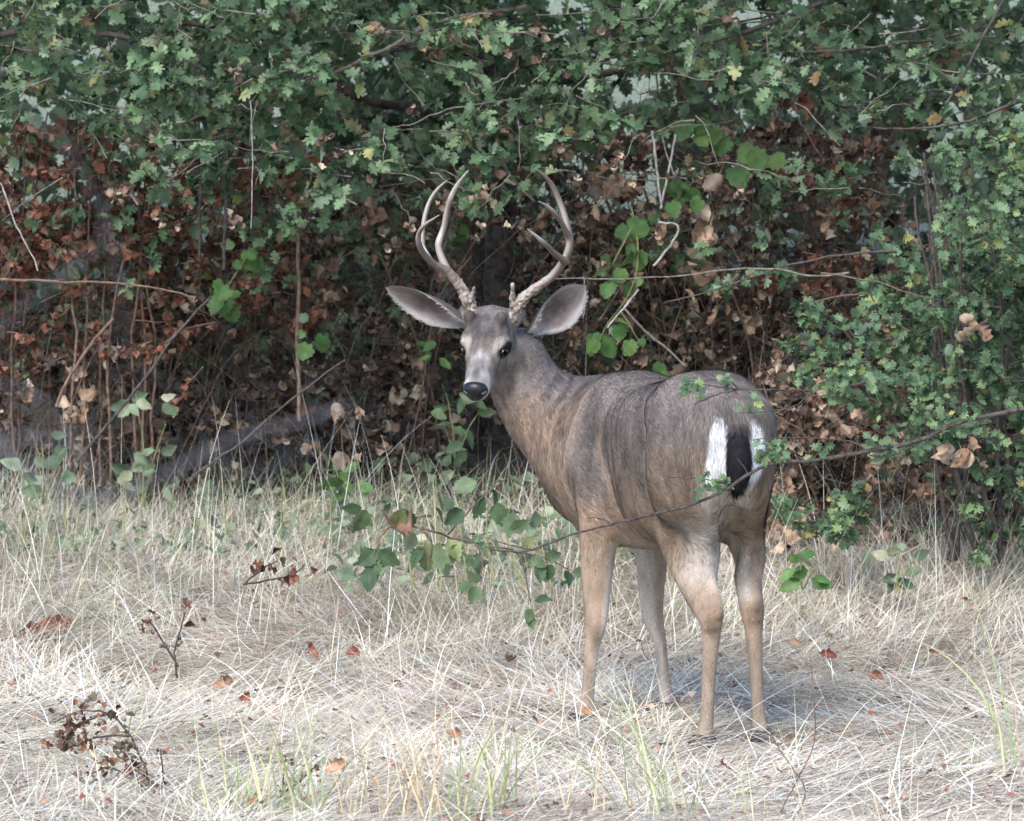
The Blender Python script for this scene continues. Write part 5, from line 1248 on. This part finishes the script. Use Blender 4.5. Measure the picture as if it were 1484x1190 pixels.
for pts, lab in [([(1130, 1190, 13.4), (1150, 1150, 13.4), (1182, 1080, 13.4), (1178, 960, 13.4)], 'thin dark bare stem rising at the bottom right of the deer\'s hind foot'),
                 ([(1150, 1200, 13.4), (1170, 1150, 13.4), (1130, 1090, 13.4), (1115, 1060, 13.4)], 'second thin dark stem leaning left under the deer\'s hind foot'),
                 ([(0, 1168, 13.3), (18, 1150, 13.3), (38, 1142, 13.3)], 'short reddish stem at the lower left corner'),
                 ([(70, 1130, 13.5), (62, 1160, 13.5), (85, 1190, 13.5)], 'hooked brown stem below the lower left weed')]:
    o, p_ = branch('bare_twig', pts, .0022, .0012, m_cane, None, 5, .003); tag(o, lab, 'twig')

# ------------------------------------------------------------------ single fallen leaves
FL = [(25, 958, .16, 'large coral red fallen leaf lying at the left edge'), (682, 906, .07, 'pinkish curled leaf on the straw below the bramble'), (736, 993, .045, 'bright crimson leaf on the straw left of the deer\'s front foot'),
      (1215, 988, .05, 'largest russet leaf on the bare straw right of the hind legs'), (1198, 958, .035, 'russet leaf just above the largest one right of the hind legs'), (1282, 1020, .04, 'russet leaf alone on the straw at the right'),
      (1168, 932, .035, 'small russet leaf near the deer\'s right hock'), (1365, 983, .035, 'russet leaf low on the straw near the right edge'), (1340, 862, .035, 'small red leaf in the pale grass under the right shrub'),
      (1325, 910, .05, 'narrow dark leaf on the straw under the right shrub'), (860, 1074, .03, 'small brown leaf below the deer\'s front foot'), (590, 770, .10, 'large tan leaf caught in the arching bramble'),
      (665, 1110, .04, 'small rusty leaf at the base of the tan tuft'), (470, 1160, .05, 'reddish leaf crumpled at the bottom edge'), (307, 1035, .05, 'pinkish star-shaped leaf in the straw at the lower left'),
      (215, 1010, .035, 'small rust red leaf above the lower left weed'), (460, 990, .05, 'reddish leaf half hidden in the grass left of centre'), (570, 870, .035, 'small dark curled leaf in the straw below the bramble tip'),
      (1110, 700, .06, None), (895, 918, .05, 'brown leaf in the grass between the deer\'s front and hind legs'), (1160, 970, .03, 'tiny russet leaf just right of the deer\'s hind leg'), (780, 1085, .03, 'tiny brown leaf on the bare straw left of the front hoof'),
      (520, 985, .04, 'dull red leaf in the bent grass'), (1050, 1150, .03, 'tiny brown leaf at the bottom below the hind hooves'), (345, 1055, .035, 'faded pink leaf in the straw above the dark seed heads')]
for a, b, s_, lab in FL:
    if not lab: continue
    D = gpt(a, b) if b > 800 else 15.85; c = W(a, b, D); k_ = RS.randint(4)
    o = bpy.data.objects.new('fallen_leaf', BIGDEAD[k_].get(m_tan if 'tan leaf' in lab else m_fall)); col.objects.link(o)
    M = frames(np.array([[RS.randn(), RS.randn() * .6, .1]]), np.array([[RS.randn() * .3, -.95, .5]]))[0] * s_ * 1.45; m4 = Matrix.Identity(4); c = c + [0, 0, .07 if b > 800 else 0]
    for i_ in range(3):
        for j_ in range(3): m4[i_][j_] = M[i_, j_]
        m4[i_][3] = c[i_]
    o.matrix_world = m4; tag(o, lab, 'leaf', 'fallen leaves on the straw')
